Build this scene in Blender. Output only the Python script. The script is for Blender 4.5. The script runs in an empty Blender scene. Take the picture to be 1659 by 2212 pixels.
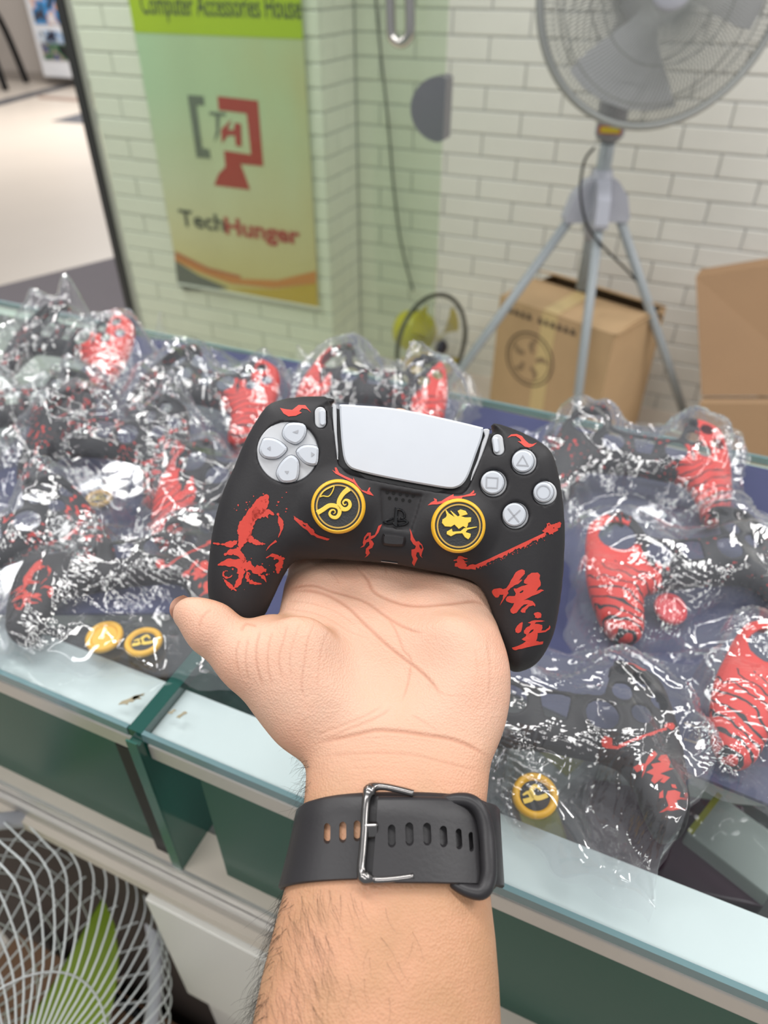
import bpy, bmesh, math, random
import numpy as np
from mathutils import Vector, Matrix, geometry as mgeo, noise as mnoise
random.seed(7); RNG = np.random.default_rng(7)
S = bpy.context.scene
COL = S.collection

# ------------------------------------------------------------------ camera, world, lights, exposure
FPX = 1534.0                       # focal length in pixels of the 1659x2212 frame
PITCH, YAW = math.radians(38.0), math.radians(23.6)
CAM = np.array([0.0, 0.0, 1.40])
cF = np.array([-math.sin(YAW)*math.cos(PITCH), math.cos(YAW)*math.cos(PITCH), -math.sin(PITCH)])
cR = np.array([math.cos(YAW), math.sin(YAW), 0.0])
cU = np.cross(cR, cF)
cd = bpy.data.cameras.new('camera'); cam = bpy.data.objects.new('camera', cd); COL.objects.link(cam)
cd.sensor_fit = 'HORIZONTAL'; cd.sensor_width = 36.0; cd.lens = 36.0*FPX/1659.0
cd.clip_start = 0.01; cd.clip_end = 100
cam.matrix_world = Matrix(((cR[0], cU[0], -cF[0], CAM[0]), (cR[1], cU[1], -cF[1], CAM[1]), (cR[2], cU[2], -cF[2], CAM[2]), (0, 0, 0, 1)))
cd.dof.use_dof = True; cd.dof.focus_distance = 0.305; cd.dof.aperture_fstop = cd.lens/1000.0/0.0030
S.camera = cam

S.view_settings.view_transform = 'Standard'; S.view_settings.look = 'None'; S.view_settings.gamma = 1.0
S.view_settings.use_curve_mapping = False
S.view_settings.exposure = 0.05
w = bpy.data.worlds.new('world'); S.world = w; w.use_nodes = True
w.node_tree.nodes['Background'].inputs[0].default_value = (0.93, 0.96, 1.0, 1)
w.node_tree.nodes['Background'].inputs[1].default_value = 0.36
S.cycles.transparent_max_bounces = 32; S.cycles.max_bounces = 10
S.cycles.sample_clamp_indirect = 6.0
S.cycles.caustics_reflective = False; S.cycles.caustics_refractive = False

def ceiling_or_glint_lamp(name, x, y, z, sx, sy, watts, col=(1, 0.985, 0.965)):
    l = bpy.data.lights.new(name, 'AREA'); l.shape = 'RECTANGLE'; l.size = sx; l.size_y = sy; l.energy = watts; l.color = col
    o = bpy.data.objects.new(name, l); COL.objects.link(o); o.location = (x, y, z)
    return o
# the shop's ceiling tubes and panels, then three lamps added for bag glints
ceiling_or_glint_lamp('ceiling_or_glint_lamp', -0.55, 0.55, 2.75, 1.2, 0.2, 17)
ceiling_or_glint_lamp('ceiling_or_glint_lamp', 0.85, 0.45, 2.75, 1.2, 0.2, 14)
ceiling_or_glint_lamp('ceiling_or_glint_lamp', -0.9, -0.8, 2.75, 1.2, 0.3, 16)
ceiling_or_glint_lamp('ceiling_or_glint_lamp', 1.45, 2.0, 2.75, 0.25, 1.2, 36)
ceiling_or_glint_lamp('ceiling_or_glint_lamp', -2.5, 1.9, 2.75, 0.25, 1.2, 36)
ceiling_or_glint_lamp('ceiling_or_glint_lamp', -6.6, 7.0, 3.4, 2.6, 2.6, 270)
ceiling_or_glint_lamp('ceiling_or_glint_lamp', -1.75, 0.25, 2.75, 0.3, 1.0, 11)  # this and the next two: unseen, added for more glints on the bags
ceiling_or_glint_lamp('ceiling_or_glint_lamp', 1.9, 0.9, 2.75, 0.3, 1.0, 9)
ceiling_or_glint_lamp('ceiling_or_glint_lamp', 0.35, -0.9, 2.75, 1.2, 0.2, 11)

# ------------------------------------------------------------------ pixel <-> world helpers
def ray(x, y): return cF + cR*((x-829.5)/FPX) - cU*((y-1106.0)/FPX)
def atd(x, y, d): return CAM + ray(x, y)*d
def onz(x, y, z): r = ray(x, y); return CAM + r*((z-CAM[2])/r[2])
def ony(x, y, Y): r = ray(x, y); return CAM + r*(Y/r[1])
def cam2w(P):                       # (N,3) camera frame x right, y up, depth -> world
    P = np.asarray(P, float); return CAM + P[:, :1]*cR + P[:, 1:2]*cU + P[:, 2:3]*cF

# ------------------------------------------------------------------ materials
MATS = {}
def nodes_of(m): return m.node_tree.nodes, m.node_tree.links
def mat(name, col, rough=0.5, metal=0.0, var=0.0, vscale=8.0, bump=0.0, bscale=60.0, spec=0.5, coat=0.0, trans=0.0, coords='Object', detail=4.0, stretch=None):
    if name in MATS: return MATS[name]
    m = bpy.data.materials.new(name); m.use_nodes = True; N, L = nodes_of(m)
    b = N['Principled BSDF']
    b.inputs['Base Color'].default_value = (*col, 1); b.inputs['Roughness'].default_value = rough; b.inputs['Metallic'].default_value = metal
    b.inputs['Specular IOR Level'].default_value = spec; b.inputs['Coat Weight'].default_value = coat
    if trans: b.inputs['Transmission Weight'].default_value = trans
    tc = N.new('ShaderNodeTexCoord'); vec = tc.outputs[coords]
    if stretch:
        mp = N.new('ShaderNodeMapping'); mp.inputs['Scale'].default_value = stretch; L.new(vec, mp.inputs[0]); vec = mp.outputs[0]
    if var > 0:
        nz = N.new('ShaderNodeTexNoise'); nz.inputs['Scale'].default_value = vscale; nz.inputs['Detail'].default_value = detail; L.new(vec, nz.inputs['Vector'])
        mx = N.new('ShaderNodeMix'); mx.data_type = 'RGBA'
        mx.inputs[6].default_value = (*[c*(1-var) for c in col], 1); mx.inputs[7].default_value = (*[min(1, c*(1+var)) for c in col], 1)
        L.new(nz.outputs['Fac'], mx.inputs[0]); L.new(mx.outputs[2], b.inputs['Base Color'])
    if bump > 0:
        n2 = N.new('ShaderNodeTexNoise'); n2.inputs['Scale'].default_value = bscale; n2.inputs['Detail'].default_value = 3; L.new(vec, n2.inputs['Vector'])
        bp = N.new('ShaderNodeBump'); bp.inputs['Strength'].default_value = bump; bp.inputs['Distance'].default_value = 0.002
        L.new(n2.outputs['Fac'], bp.inputs['Height']); L.new(bp.outputs[0], b.inputs['Normal'])
    MATS[name] = m; return m

def glass(name, tint, refl=0.06, rough=0.02, haze=0.0, hazecol=(0.8, 0.85, 0.85), fres=True, ior=1.45):
    """thin clear sheet: tinted see-through plus mirror reflection (and a little milky haze)"""
    if name in MATS: return MATS[name]
    m = bpy.data.materials.new(name); m.use_nodes = True; N, L = nodes_of(m); N.clear()
    out = N.new('ShaderNodeOutputMaterial'); tr = N.new('ShaderNodeBsdfTransparent'); tr.inputs[0].default_value = (*tint, 1)
    gl = N.new('ShaderNodeBsdfGlossy'); gl.inputs['Roughness'].default_value = rough; gl.inputs['Color'].default_value = (1, 1, 1, 1)
    mx = N.new('ShaderNodeMixShader')
    if fres:
        fr = N.new('ShaderNodeLayerWeight'); fr.inputs['Blend'].default_value = 0.5
        pw = N.new('ShaderNodeMath'); pw.operation = 'POWER'; pw.inputs[1].default_value = 4.0; L.new(fr.outputs['Facing'], pw.inputs[0])
        ad = N.new('ShaderNodeMath'); ad.operation = 'MULTIPLY_ADD'; ad.use_clamp = True; ad.inputs[1].default_value = 0.8; ad.inputs[2].default_value = refl
        L.new(pw.outputs[0], ad.inputs[0]); L.new(ad.outputs[0], mx.inputs[0])
    else: mx.inputs[0].default_value = refl
    base = tr.outputs[0]
    if haze > 0:
        df = N.new('ShaderNodeBsdfDiffuse'); df.inputs[0].default_value = (*hazecol, 1); m2 = N.new('ShaderNodeMixShader'); m2.inputs[0].default_value = haze
        L.new(base, m2.inputs[1]); L.new(df.outputs[0], m2.inputs[2]); base = m2.outputs[0]
    L.new(base, mx.inputs[1]); L.new(gl.outputs[0], mx.inputs[2]); L.new(mx.outputs[0], out.inputs[0])
    MATS[name] = m; return m

# ------------------------------------------------------------------ mesh helpers
def tag(o, label=None, cat=None, group=None, kind=None):
    if label: o['label'] = label
    if cat: o['category'] = cat
    if group: o['group'] = group
    if kind: o['kind'] = kind
    return o
def empty(name, loc, label, cat, group=None):
    o = bpy.data.objects.new(name, None); COL.objects.link(o); o.location = tuple(float(c) for c in loc); o.empty_display_size = 0.05
    return tag(o, label, cat, group)
def root_loc(p):
    v = Vector((0, 0, 0))
    while p is not None: v += p.location; p = p.parent
    return np.array(v)
def me(name, V, F, m=None, smooth=False):
    d = bpy.data.meshes.new(name)
    V = np.asarray(V, float)
    d.from_pydata(V.tolist(), [], [tuple(int(i) for i in f) for f in F]); d.update()
    if smooth: d.polygons.foreach_set('use_smooth', [True]*len(d.polygons))
    for mm in (m if isinstance(m, (list, tuple)) else [m]):
        if mm: d.materials.append(mm)
    return d
def obj(name, V, F, m, parent=None, smooth=False, loc=None):
    """mesh object from WORLD coordinates; its origin sits at its parent (or at loc)"""
    V = np.asarray(V, float)
    base = root_loc(parent) if parent is not None else (np.array(loc, float) if loc is not None else np.zeros(3))
    o = bpy.data.objects.new(name, me(name, V-base, F, m, smooth)); COL.objects.link(o)
    if parent is not None: o.parent = parent
    elif loc is not None: o.location = tuple(base)
    return o
class MB:
    def __init__(s): s.V = []; s.F = []; s.n = 0
    def add(s, V, F):
        V = np.asarray(V, float).reshape(-1, 3); s.V.append(V); s.F += [tuple(i+s.n for i in f) for f in F]; s.n += len(V); return s
    def build(s, name, m, parent=None, smooth=False, loc=None): return obj(name, np.vstack(s.V), s.F, m, parent, smooth, loc)
BOXF = [(0, 3, 2, 1), (4, 5, 6, 7), (0, 1, 5, 4), (1, 2, 6, 5), (2, 3, 7, 6), (3, 0, 4, 7)]
def boxv(x0, x1, y0, y1, z0, z1):
    return np.array([(x0, y0, z0), (x1, y0, z0), (x1, y1, z0), (x0, y1, z0), (x0, y0, z1), (x1, y0, z1), (x1, y1, z1), (x0, y1, z1)], float)
def box(name, x0, x1, y0, y1, z0, z1, m, parent=None, bevel=0.0, rot=None, piv=None):
    bm = bmesh.new(); vs = [bm.verts.new(v) for v in boxv(x0, x1, y0, y1, z0, z1)]
    for f in BOXF: bm.faces.new([vs[i] for i in f])
    if bevel > 0: bmesh.ops.bevel(bm, geom=bm.edges[:], offset=bevel, segments=2, profile=0.6, affect='EDGES')
    bm.verts.index_update(); V = np.array([v.co[:] for v in bm.verts]); F = [[v.index for v in f.verts] for f in bm.faces]; bm.free()
    if rot is not None:
        piv = np.array(piv if piv is not None else V.mean(0)); V = (V-piv) @ np.array(rot).T + piv
    loc = None if parent is not None else ((x0+x1)/2, (y0+y1)/2, z0)
    if rot is not None and parent is None: loc = tuple(piv)
    return obj(name, V, F, m, parent, False, loc)
def rz(a): c, s = math.cos(a), math.sin(a); return np.array([[c, -s, 0], [s, c, 0], [0, 0, 1]])
def frame_of(ax):
    ax = np.asarray(ax, float); ax = ax/np.linalg.norm(ax)
    u = np.cross(ax, (0, 0, 1)); u = u if np.linalg.norm(u) > 1e-3 else np.cross(ax, (0, 1, 0)); u /= np.linalg.norm(u)
    return u, np.cross(ax, u), ax
def catmull(P, n=8, closed=False):
    P = np.asarray(P, float); N = len(P); out = []
    rng = range(N if closed else N-1)
    for i in rng:
        p0, p1, p2, p3 = (P[(i-1) % N], P[i], P[(i+1) % N], P[(i+2) % N]) if closed else (P[max(i-1, 0)], P[i], P[i+1], P[min(i+2, N-1)])
        for k in range(n):
            t = k/n; out.append(0.5*((2*p1)+(-p0+p2)*t+(2*p0-5*p1+4*p2-p3)*t*t+(-p0+3*p1-3*p2+p3)*t**3))
    if not closed: out.append(P[-1])
    return np.array(out)
def tube(P, r, seg=8, cap=True, closed=False):
    P = np.asarray(P, float); n = len(P); r = np.broadcast_to(np.asarray(r, float), (n,))
    T = np.gradient(P, axis=0) if not closed else np.roll(P, -1, 0)-np.roll(P, 1, 0)
    T /= np.linalg.norm(T, axis=1)[:, None]+1e-12
    u = frame_of(T[0])[0]; V = []
    a = np.arange(seg)*2*math.pi/seg
    for i in range(n):
        u = u-T[i]*(u@T[i]); u /= np.linalg.norm(u)+1e-12; v = np.cross(T[i], u)
        V.append(P[i]+r[i]*(np.cos(a)[:, None]*u+np.sin(a)[:, None]*v))
    F = []
    for i in range(n if closed else n-1):
        j = (i+1) % n
        for k in range(seg): F.append((i*seg+k, i*seg+(k+1) % seg, j*seg+(k+1) % seg, j*seg+k))
    if cap and not closed: F.append(tuple(range(seg-1, -1, -1))); F.append(tuple((n-1)*seg+k for k in range(seg)))
    return np.vstack(V), F
def lathe(prof, org, ax, seg=48, u=None):
    """prof: list of (radius, height along axis)"""
    fu, fv, fa = frame_of(ax); org = np.asarray(org, float); a = np.arange(seg)*2*math.pi/seg; V = []; F = []
    for r, h in prof: V.append(org+fa*h+max(r, 1e-6)*(np.cos(a)[:, None]*fu+np.sin(a)[:, None]*fv))
    for i in range(len(prof)-1):
        for k in range(seg): F.append((i*seg+k, i*seg+(k+1) % seg, (i+1)*seg+(k+1) % seg, (i+1)*seg+k))
    return np.vstack(V), F
def prism(poly, ex, base=None):
    """poly (N,3) extruded by vector ex"""
    P = np.asarray(poly, float); n = len(P); V = np.vstack([P, P+np.asarray(ex, float)])
    F = [tuple(range(n-1, -1, -1)), tuple(range(n, 2*n))]+[(i, (i+1) % n, n+(i+1) % n, n+i) for i in range(n)]
    return V, F
def text_mesh(s, size, offset=0.0, extrude=0.0, shear=0.0, spacing=1.0):
    c = bpy.data.curves.new('t', 'FONT'); c.body = s; c.size = size; c.offset = offset; c.extrude = extrude; c.shear = shear; c.space_character = spacing
    c.align_x = 'CENTER'; c.align_y = 'CENTER'; c.resolution_u = 3
    o = bpy.data.objects.new('t', c); COL.objects.link(o); dg = bpy.context.evaluated_depsgraph_get(); m = bpy.data.meshes.new_from_object(o.evaluated_get(dg))
    V = np.array([v.co[:] for v in m.vertices]); F = [list(p.vertices) for p in m.polygons]
    bpy.data.objects.remove(o); bpy.data.curves.remove(c); bpy.data.meshes.remove(m); return V, F
def place2d(V, org, ux, uy, un, lift=0.0):
    V = np.asarray(V, float); return np.asarray(org)+V[:, :1]*np.asarray(ux)+V[:, 1:2]*np.asarray(uy)+(V[:, 2:3]+lift)*np.asarray(un)
def in_poly(x, y, P):
    P = np.asarray(P); c = np.zeros(np.shape(x), bool); j = len(P)-1
    for i in range(len(P)):
        xi, yi = P[i]; xj, yj = P[j]
        if yi != yj: c ^= ((yi > y) != (yj > y)) & (x < (xj-xi)*(y-yi)/(yj-yi)+xi)
        j = i
    return c
def sd_poly(X, Y, P):
    P = np.asarray(P, float); d = np.full(X.shape, 1e9); n = len(P)
    for i in range(n):
        a, b = P[i], P[(i+1) % n]; e = b-a; L2 = e@e+1e-18
        t = np.clip(((X-a[0])*e[0]+(Y-a[1])*e[1])/L2, 0, 1); dx = X-a[0]-t*e[0]; dy = Y-a[1]-t*e[1]; d = np.minimum(d, dx*dx+dy*dy)
    d = np.sqrt(d); return np.where(in_poly(X, Y, P), -d, d)
def smin(a, b, k): h = np.clip(0.5+0.5*(b-a)/k, 0, 1); return b*(1-h)+a*h-k*h*(1-h)
def surface_nets(F, org, h):
    s = F < 0; nx, ny, nz = F.shape
    c = sum(s[a:nx-1+a, b:ny-1+b, d:nz-1+d].astype(np.int8) for a in (0, 1) for b in (0, 1) for d in (0, 1))
    mixed = (c > 0) & (c < 8); idx = np.argwhere(mixed); ids = np.full(mixed.shape, -1, np.int64); ids[mixed] = np.arange(len(idx))
    i, j, k = idx.T; cor = [(a, b, d) for a in (0, 1) for b in (0, 1) for d in (0, 1)]; val = {q: F[i+q[0], j+q[1], k+q[2]] for q in cor}
    pos = np.zeros((len(idx), 3)); cnt = np.zeros(len(idx))
    for q in cor:
        for ax in range(3):
            if q[ax] == 0:
                p = list(q); p[ax] = 1; va, vb = val[q], val[tuple(p)]; cr = (va < 0) != (vb < 0); t = np.where(cr, va/(va-vb+1e-30), 0)
                A = np.array(q, float)[None].repeat(len(idx), 0); A[:, ax] += t; pos += A*cr[:, None]; cnt += cr
    V = np.asarray(org)+h*(idx+pos/cnt[:, None]); Q = []
    for ax in range(3):
        sl0 = [slice(1, -1)]*3; sl1 = [slice(1, -1)]*3; sl0[ax] = slice(0, -1); sl1[ax] = slice(1, None)
        s0 = s[tuple(sl0)]; s1 = s[tuple(sl1)]; e = np.argwhere(s0 != s1); off = np.ones(3, int); off[ax] = 0; e = e+off
        inside = s[e[:, 0], e[:, 1], e[:, 2]]
        a1, a2 = (ax+1) % 3, (ax+2) % 3; d1 = np.zeros(3, int); d1[a1] = 1; d2 = np.zeros(3, int); d2[a2] = 1
        g = lambda o: ids[tuple((e-o).T)]
        q = np.stack([g(d1+d2), g(d2), g(d1*0), g(d1)], 1); q = np.where(inside[:, None], q, q[:, ::-1]); Q.append(q)
    Q = np.vstack(Q); Q = Q[(Q >= 0).all(1)]; return V, Q
def jit(P, a, n=1, seed=0):
    """roughen a 2-D polygon: subdivide and push the points about"""
    r = np.random.default_rng(seed); P = np.asarray(P, float); out = []
    for i in range(len(P)):
        p, q = P[i], P[(i+1) % len(P)]
        for k in range(n): out.append(p+(q-p)*k/n+(r.normal(0, a, 2) if k or n == 1 else r.normal(0, a*.5, 2)))
    return np.array(out)
def stroke(pts, wid, n=6, seed=None, rough=0.0):
    P = catmull(np.array(pts, float), n); W = np.interp(np.linspace(0, 1, len(P)), np.linspace(0, 1, len(wid)), wid)
    T = np.gradient(P, axis=0); T /= np.linalg.norm(T, axis=1)[:, None]+1e-9; Nn = np.stack([-T[:, 1], T[:, 0]], 1)
    if rough: r = np.random.default_rng(seed); W = W*(1+r.normal(0, rough, len(W)))
    return np.vstack([P+Nn*W[:, None]/2, (P-Nn*W[:, None]/2)[::-1]])
def fill2d(polys, grid=None, holes=()):
    """triangulate closed 2-D outlines (with optional holes) adding inner grid points"""
    VV, FF = [], []; n0 = 0
    for P in polys:
        P = np.asarray(P, float); pts = [Vector(p) for p in P]; ed = [(i, (i+1) % len(P)) for i in range(len(P))]
        for H in holes:
            H = np.asarray(H, float)
            if in_poly(np.array([H[0, 0]]), np.array([H[0, 1]]), P)[0]:
                b = len(pts); pts += [Vector(p) for p in H]; ed += [(b+i, b+(i+1) % len(H)) for i in range(len(H))]
        if grid:
            x0, y0 = P.min(0); x1, y1 = P.max(0); gx, gy = np.meshgrid(np.arange(x0+grid/2, x1, grid), np.arange(y0+grid/2, y1, grid)); gx = gx.ravel(); gy = gy.ravel()
            k = in_poly(gx, gy, P); pts += [Vector((a, b)) for a, b in zip(gx[k], gy[k])]
        r = mgeo.delaunay_2d_cdt(pts, ed, [], 0, 1e-6); V = np.array([v[:] for v in r[0]]); F = [list(f) for f in r[2]]
        C = np.array([V[f].mean(0) for f in F]); ok = in_poly(C[:, 0], C[:, 1], P)
        for H in holes: ok &= ~in_poly(C[:, 0], C[:, 1], np.asarray(H, float))
        FF += [[i+n0 for i in f] for f, o in zip(F, ok) if o]; VV.append(V); n0 += len(V)
    return np.vstack(VV), FF

# ================================================================== THE SETTING
m_floor = mat('floor_tile', (0.62, 0.54, 0.46), 0.35, var=0.06, vscale=1.2, bump=0.05, bscale=20)
m_floor_dark = mat('floor_dark_border', (0.10, 0.10, 0.11), 0.4, var=0.1)
m_brick = mat('cream_brick', (0.80, 0.785, 0.735), 0.55, var=0.05, vscale=6, bump=0.25, bscale=70)
m_grout = mat('grey_grout', (0.50, 0.50, 0.49), 0.9, var=0.1, vscale=20)
m_farwall = mat('far_wall', (0.55, 0.49, 0.44), 0.7, var=0.06, vscale=2)
m_black = mat('black_plastic', (0.010, 0.010, 0.011), 0.45, spec=0.2)
m_chrome = mat('chrome', (0.62, 0.60, 0.56), 0.18, 1.0)
m_white = mat('white_laminate', (0.72, 0.71, 0.66), 0.4, var=0.03, vscale=5)

FZ = -0.12
fl = box('floor', -16, 6, -3, 16, FZ-0.05, FZ, m_floor); tag(fl, kind='structure')
# dark inlaid border bands and a grey door mat of the passage outside
def band(name, pts, m, z=0.004, parent=fl):
    P = np.array([onz(x, y, FZ) for x, y in pts]); P[:, 2] = FZ+0.0005; V, F = prism(P, (0, 0, z)); return obj(name, V, F, m, parent)
band('border_strip', [(-60, 245), (-60, 232), (170, 174), (172, 182)], m_floor_dark)
band('border_tile', [(112, 262), (240, 228), (240, 272)], m_floor_dark)
band('border_strip', [(80, 207), (240, 218), (240, 226), (85, 213)], mat('floor_brown', (0.36, 0.25, 0.2), 0.5))
V, F = prism(np.array([(-3.75, 2.66, FZ+0.001), (-2.3, 2.66, FZ+0.001), (-2.3, 3.5, FZ+0.001), (-3.4, 3.5, FZ+0.001)]), (0, 0, 0.012))
tag(obj('door_mat', V, F, mat('grey_mat', (0.17, 0.15, 0.16), 0.95, var=0.15, vscale=60, bump=0.4, bscale=300), None, False, (-2.8, 2.9, FZ)), 'dark grey floor mat lying behind the black edged glass door', 'mat')

# --- cream brick walls: the recessed wall on the right and the pillar that juts out on the left
YW, YP, XC, XPL = 2.90, 2.62, -1.388, -2.47
HZ, LB, GJ = 0.0772, 0.284, 0.006
wall = box('wall_back', XC-0.3, 2.4, YW+0.005, YW+0.15, FZ, 2.6, m_grout); tag(wall, kind='structure')
pil = box('wall_pillar', XPL+0.005, XC-0.005, YP+0.005, YW+0.005, FZ, 2.6, m_grout); tag(pil, kind='structure')
def brick_mesh(lx, ly):
    bm = bmesh.new(); vs = [bm.verts.new(v) for v in boxv(-lx/2, lx/2, -ly/2, ly/2, -HZ/2+GJ/2, HZ/2-GJ/2)]
    for f in BOXF: bm.faces.new([vs[i] for i in f])
    bmesh.ops.bevel(bm, geom=bm.edges[:], offset=0.003, segments=1, affect='EDGES')
    d = bpy.data.meshes.new('brick'); bm.to_mesh(d); bm.free(); d.materials.append(m_brick); return d
BM = {}
def brick(parent, x0, x1, y0, y1, z):
    lx, ly = round(x1-x0, 3), round(y1-y0, 3)
    if (lx, ly) not in BM: BM[(lx, ly)] = brick_mesh(lx, ly)
    o = bpy.data.objects.new('brick', BM[(lx, ly)]); COL.objects.link(o); o.parent = parent
    o.location = Vector(((x0+x1)/2, (y0+y1)/2+random.uniform(-.0012, .0012), z))-parent.location
nrow = int(1.72/HZ)+1
for r in range(nrow):
    zc = FZ+0.0646-HZ+HZ*(r+0.5)
    # right wall (offsets alternate by half a brick)
    x = XC - (0.0 if r % 2 == 0 else LB/2) - 0.04
    while x < 0.62:
        a, b = max(x, XC), x+LB
        if b-a > 0.03: brick(wall, a+GJ/2, b-GJ/2, YW, YW+0.02, zc)
        x += LB
    # pillar front and pillar side
    x = XPL - (0.0 if r % 2 == 0 else LB/2)
    while x < XC-0.01:
        a, b = max(x, XPL), min(x+LB, XC)
        if b-a > 0.03: brick(pil, a+GJ/2, b-GJ/2, YP, YP+0.02, zc)
        x += LB
    q = YP+0.021; cut = q+(0.18 if r % 2 else 0.10)
    brick(pil, XC-0.02, XC, q, cut-GJ/2, zc); brick(pil, XC-0.02, XC, cut+GJ/2, YW-0.004, zc)
wl = box('wall_left', -14, -3.6, 9.6, 9.8, FZ, 3.2, m_farwall); tag(wl, kind='structure')
tag(box('trim_1', -13.9, -3.6, 9.575, 9.598, FZ, FZ+0.12, mat('skirting', (0.38, 0.33, 0.29), 0.5)), kind='structure')

# --- poster hung on the pillar
PX0, PX1, PZ0, PZ1, PY = -2.178, -1.447, 0.205, 1.62, YP-0.012
pr = empty('hanging_poster', ((PX0+PX1)/2, PY, PZ0), 'tall lime topped advertising poster with red and grey screen logo hanging on brick pillar', 'poster')
m = bpy.data.materials.new('poster_print'); m.use_nodes = True; N, L = nodes_of(m); b = N['Principled BSDF']; b.inputs['Roughness'].default_value = 0.45
tc = N.new('ShaderNodeTexCoord'); sp = N.new('ShaderNodeSeparateXYZ'); L.new(tc.outputs['Generated'], sp.inputs[0])
rp = N.new('ShaderNodeValToRGB'); L.new(sp.outputs['Z'], rp.inputs[0]); e = rp.color_ramp.elements
e[0].position = 0.0; e[0].color = (0.62, 0.50, 0.18, 1); e[1].position = 1.0; e[1].color = (0.42, 0.62, 0.42, 1)
for p_, c_ in ((0.16, (0.66, 0.60, 0.38, 1)), (0.32, (0.62, 0.64, 0.48, 1)), (0.55, (0.48, 0.62, 0.44, 1))): q = e.new(p_); q.color = c_
nz = N.new('ShaderNodeTexNoise'); nz.inputs['Scale'].default_value = 3.0; L.new(tc.outputs['Generated'], nz.inputs['Vector'])
mx = N.new('ShaderNodeMix'); mx.data_type = 'RGBA'; mx.blend_type = 'MIX'; mx.inputs[7].default_value = (0.58, 0.46, 0.22, 1)
mm = N.new('ShaderNodeMath'); mm.operation = 'MULTIPLY'; L.new(nz.outputs['Fac'], mm.inputs[0]); L.new(sp.outputs['X'], mm.inputs[1])
L.new(mm.outputs[0], mx.inputs[0]); L.new(rp.outputs[0], mx.inputs[6]); L.new(mx.outputs[2], b.inputs['Base Color'])
box('sheet', PX0, PX1, PY, PY+0.003, PZ0, PZ1, m, pr)
ux, uz, un = np.array([1., 0, 0]), np.array([0, 0, 1.]), np.array([0, -1., 0])
def on_poster(px, py): P = ony(px, py, PY); return (P[0]-PX0, P[2]-PZ0)
def poster_shape(name, pts, mm, lift=0.0012, holes=(), px=True):
    cv = lambda q: [on_poster(*p) for p in q] if px else q
    V, F = fill2d([np.array(cv(pts))], None, [np.array(cv(h)) for h in holes]); V = np.c_[V, np.zeros(len(V))]
    return obj(name, place2d(V, (PX0, PY, PZ0), ux, uz, un, lift), F, mm, pr)
m_pred = mat('poster_red', (0.42, 0.055, 0.045), 0.5); m_pgrey = mat('poster_grey', (0.16, 0.18, 0.15), 0.5); m_pdark = mat('poster_dark', (0.05, 0.06, 0.05), 0.5)
m_lime = mat('poster_lime', (0.42, 0.55, 0.02), 0.5)
Wp = PX1-PX0; zl = on_poster(470, 77)[1]
poster_shape('lime_header', [(0, zl), (Wp, zl), (Wp, PZ1-PZ0), (0, PZ1-PZ0)], m_lime, px=False)
S2 = lambda q: [(x/2.0, y/2.0) for x, y in q]
poster_shape('logo_bracket', S2([(810, 410), (880, 415), (885, 455), (850, 455), (875, 640), (905, 645), (912, 685), (850, 680)]), m_pgrey)
poster_shape('logo_screen', S2([(940, 415), (1115, 435), (1138, 718), (1040, 708), (1060, 760), (1082, 820), (925, 800), (945, 750), (975, 720), (968, 650), (1085, 668), (1066, 490), (945, 475)]), m_pred)
poster_shape('logo_letter', S2([(905, 482), (975, 488), (975, 500), (950, 500), (945, 580), (925, 615), (935, 560), (932, 498), (905, 495)]), m_pgrey, 0.0016)
poster_shape('logo_letter', S2([(960, 620), (955, 560), (1000, 515), (985, 560), (1010, 562), (1015, 530), (1042, 535), (1045, 632), (1020, 630), (1015, 585), (985, 585)]), m_pred, 0.0016)
# lower swoosh bands
poster_shape('swoosh', S2([(755, 1105), (900, 1170), (1040, 1205), (1200, 1210), (1366, 1170), (1366, 1225), (1180, 1245), (1000, 1225), (860, 1175), (757, 1125)]), mat('poster_orange', (0.60, 0.22, 0.05), 0.5))
poster_shape('swoosh', S2([(757, 1085), (900, 1155), (1040, 1190), (1040, 1204), (900, 1170), (757, 1104)]), mat('poster_rust', (0.5, 0.16, 0.06), 0.5), 0.0015)
poster_shape('swoosh', S2([(757, 1125), (860, 1190), (990, 1245), (930, 1250), (800, 1255), (768, 1228)]), mat('poster_slate', (0.12, 0.13, 0.12), 0.5), 0.0018)
poster_shape('swoosh', S2([(990, 1245), (1180, 1250), (1368, 1225), (1372, 1325), (1180, 1290)]), mat('poster_gold', (0.55, 0.36, 0.04), 0.5), 0.0015)
def poster_text(name, s, cx, cy, width, mm, bold=0.0, h=None):
    V, F = text_mesh(s, 0.1, bold); V = V*1.0; sx = width/(V[:, 0].max()-V[:, 0].min()); V[:, 0] -= (V[:, 0].max()+V[:, 0].min())/2; V[:, 0] *= sx; V[:, 1] *= (sx if h is None else h)
    c = on_poster(cx, cy); V[:, 0] += c[0]; V[:, 1] += c[1]; return obj(name, place2d(V, (PX0, PY, PZ0), ux, uz, un, 0.002), F, mm, pr)
wpx = lambda a, b: on_poster(*b)[0]-on_poster(*a)[0]
poster_text('brand_word', 'Tech', 436, 478, wpx((386, 470), (484, 490)), m_pdark, 0.002, 0.95)
poster_text('brand_word', 'Hunger', 566, 500, wpx((486, 490), (648, 505)), m_pred, 0.0035, 0.95)
poster_text('headline', 'Computer Accessories House', 470, 14, wpx((296, 5), (642, 20)), m_pdark, 0.001, 0.95)
V, F = tube([(PX0-.01, PY-.002, PZ0-.004), (PX1+.01, PY-.002, PZ0-.004)], 0.006, 8); obj('bottom_rod', V, F, mat('poster_rod', (0.6, 0.6, 0.58), 0.4), pr)

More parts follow.
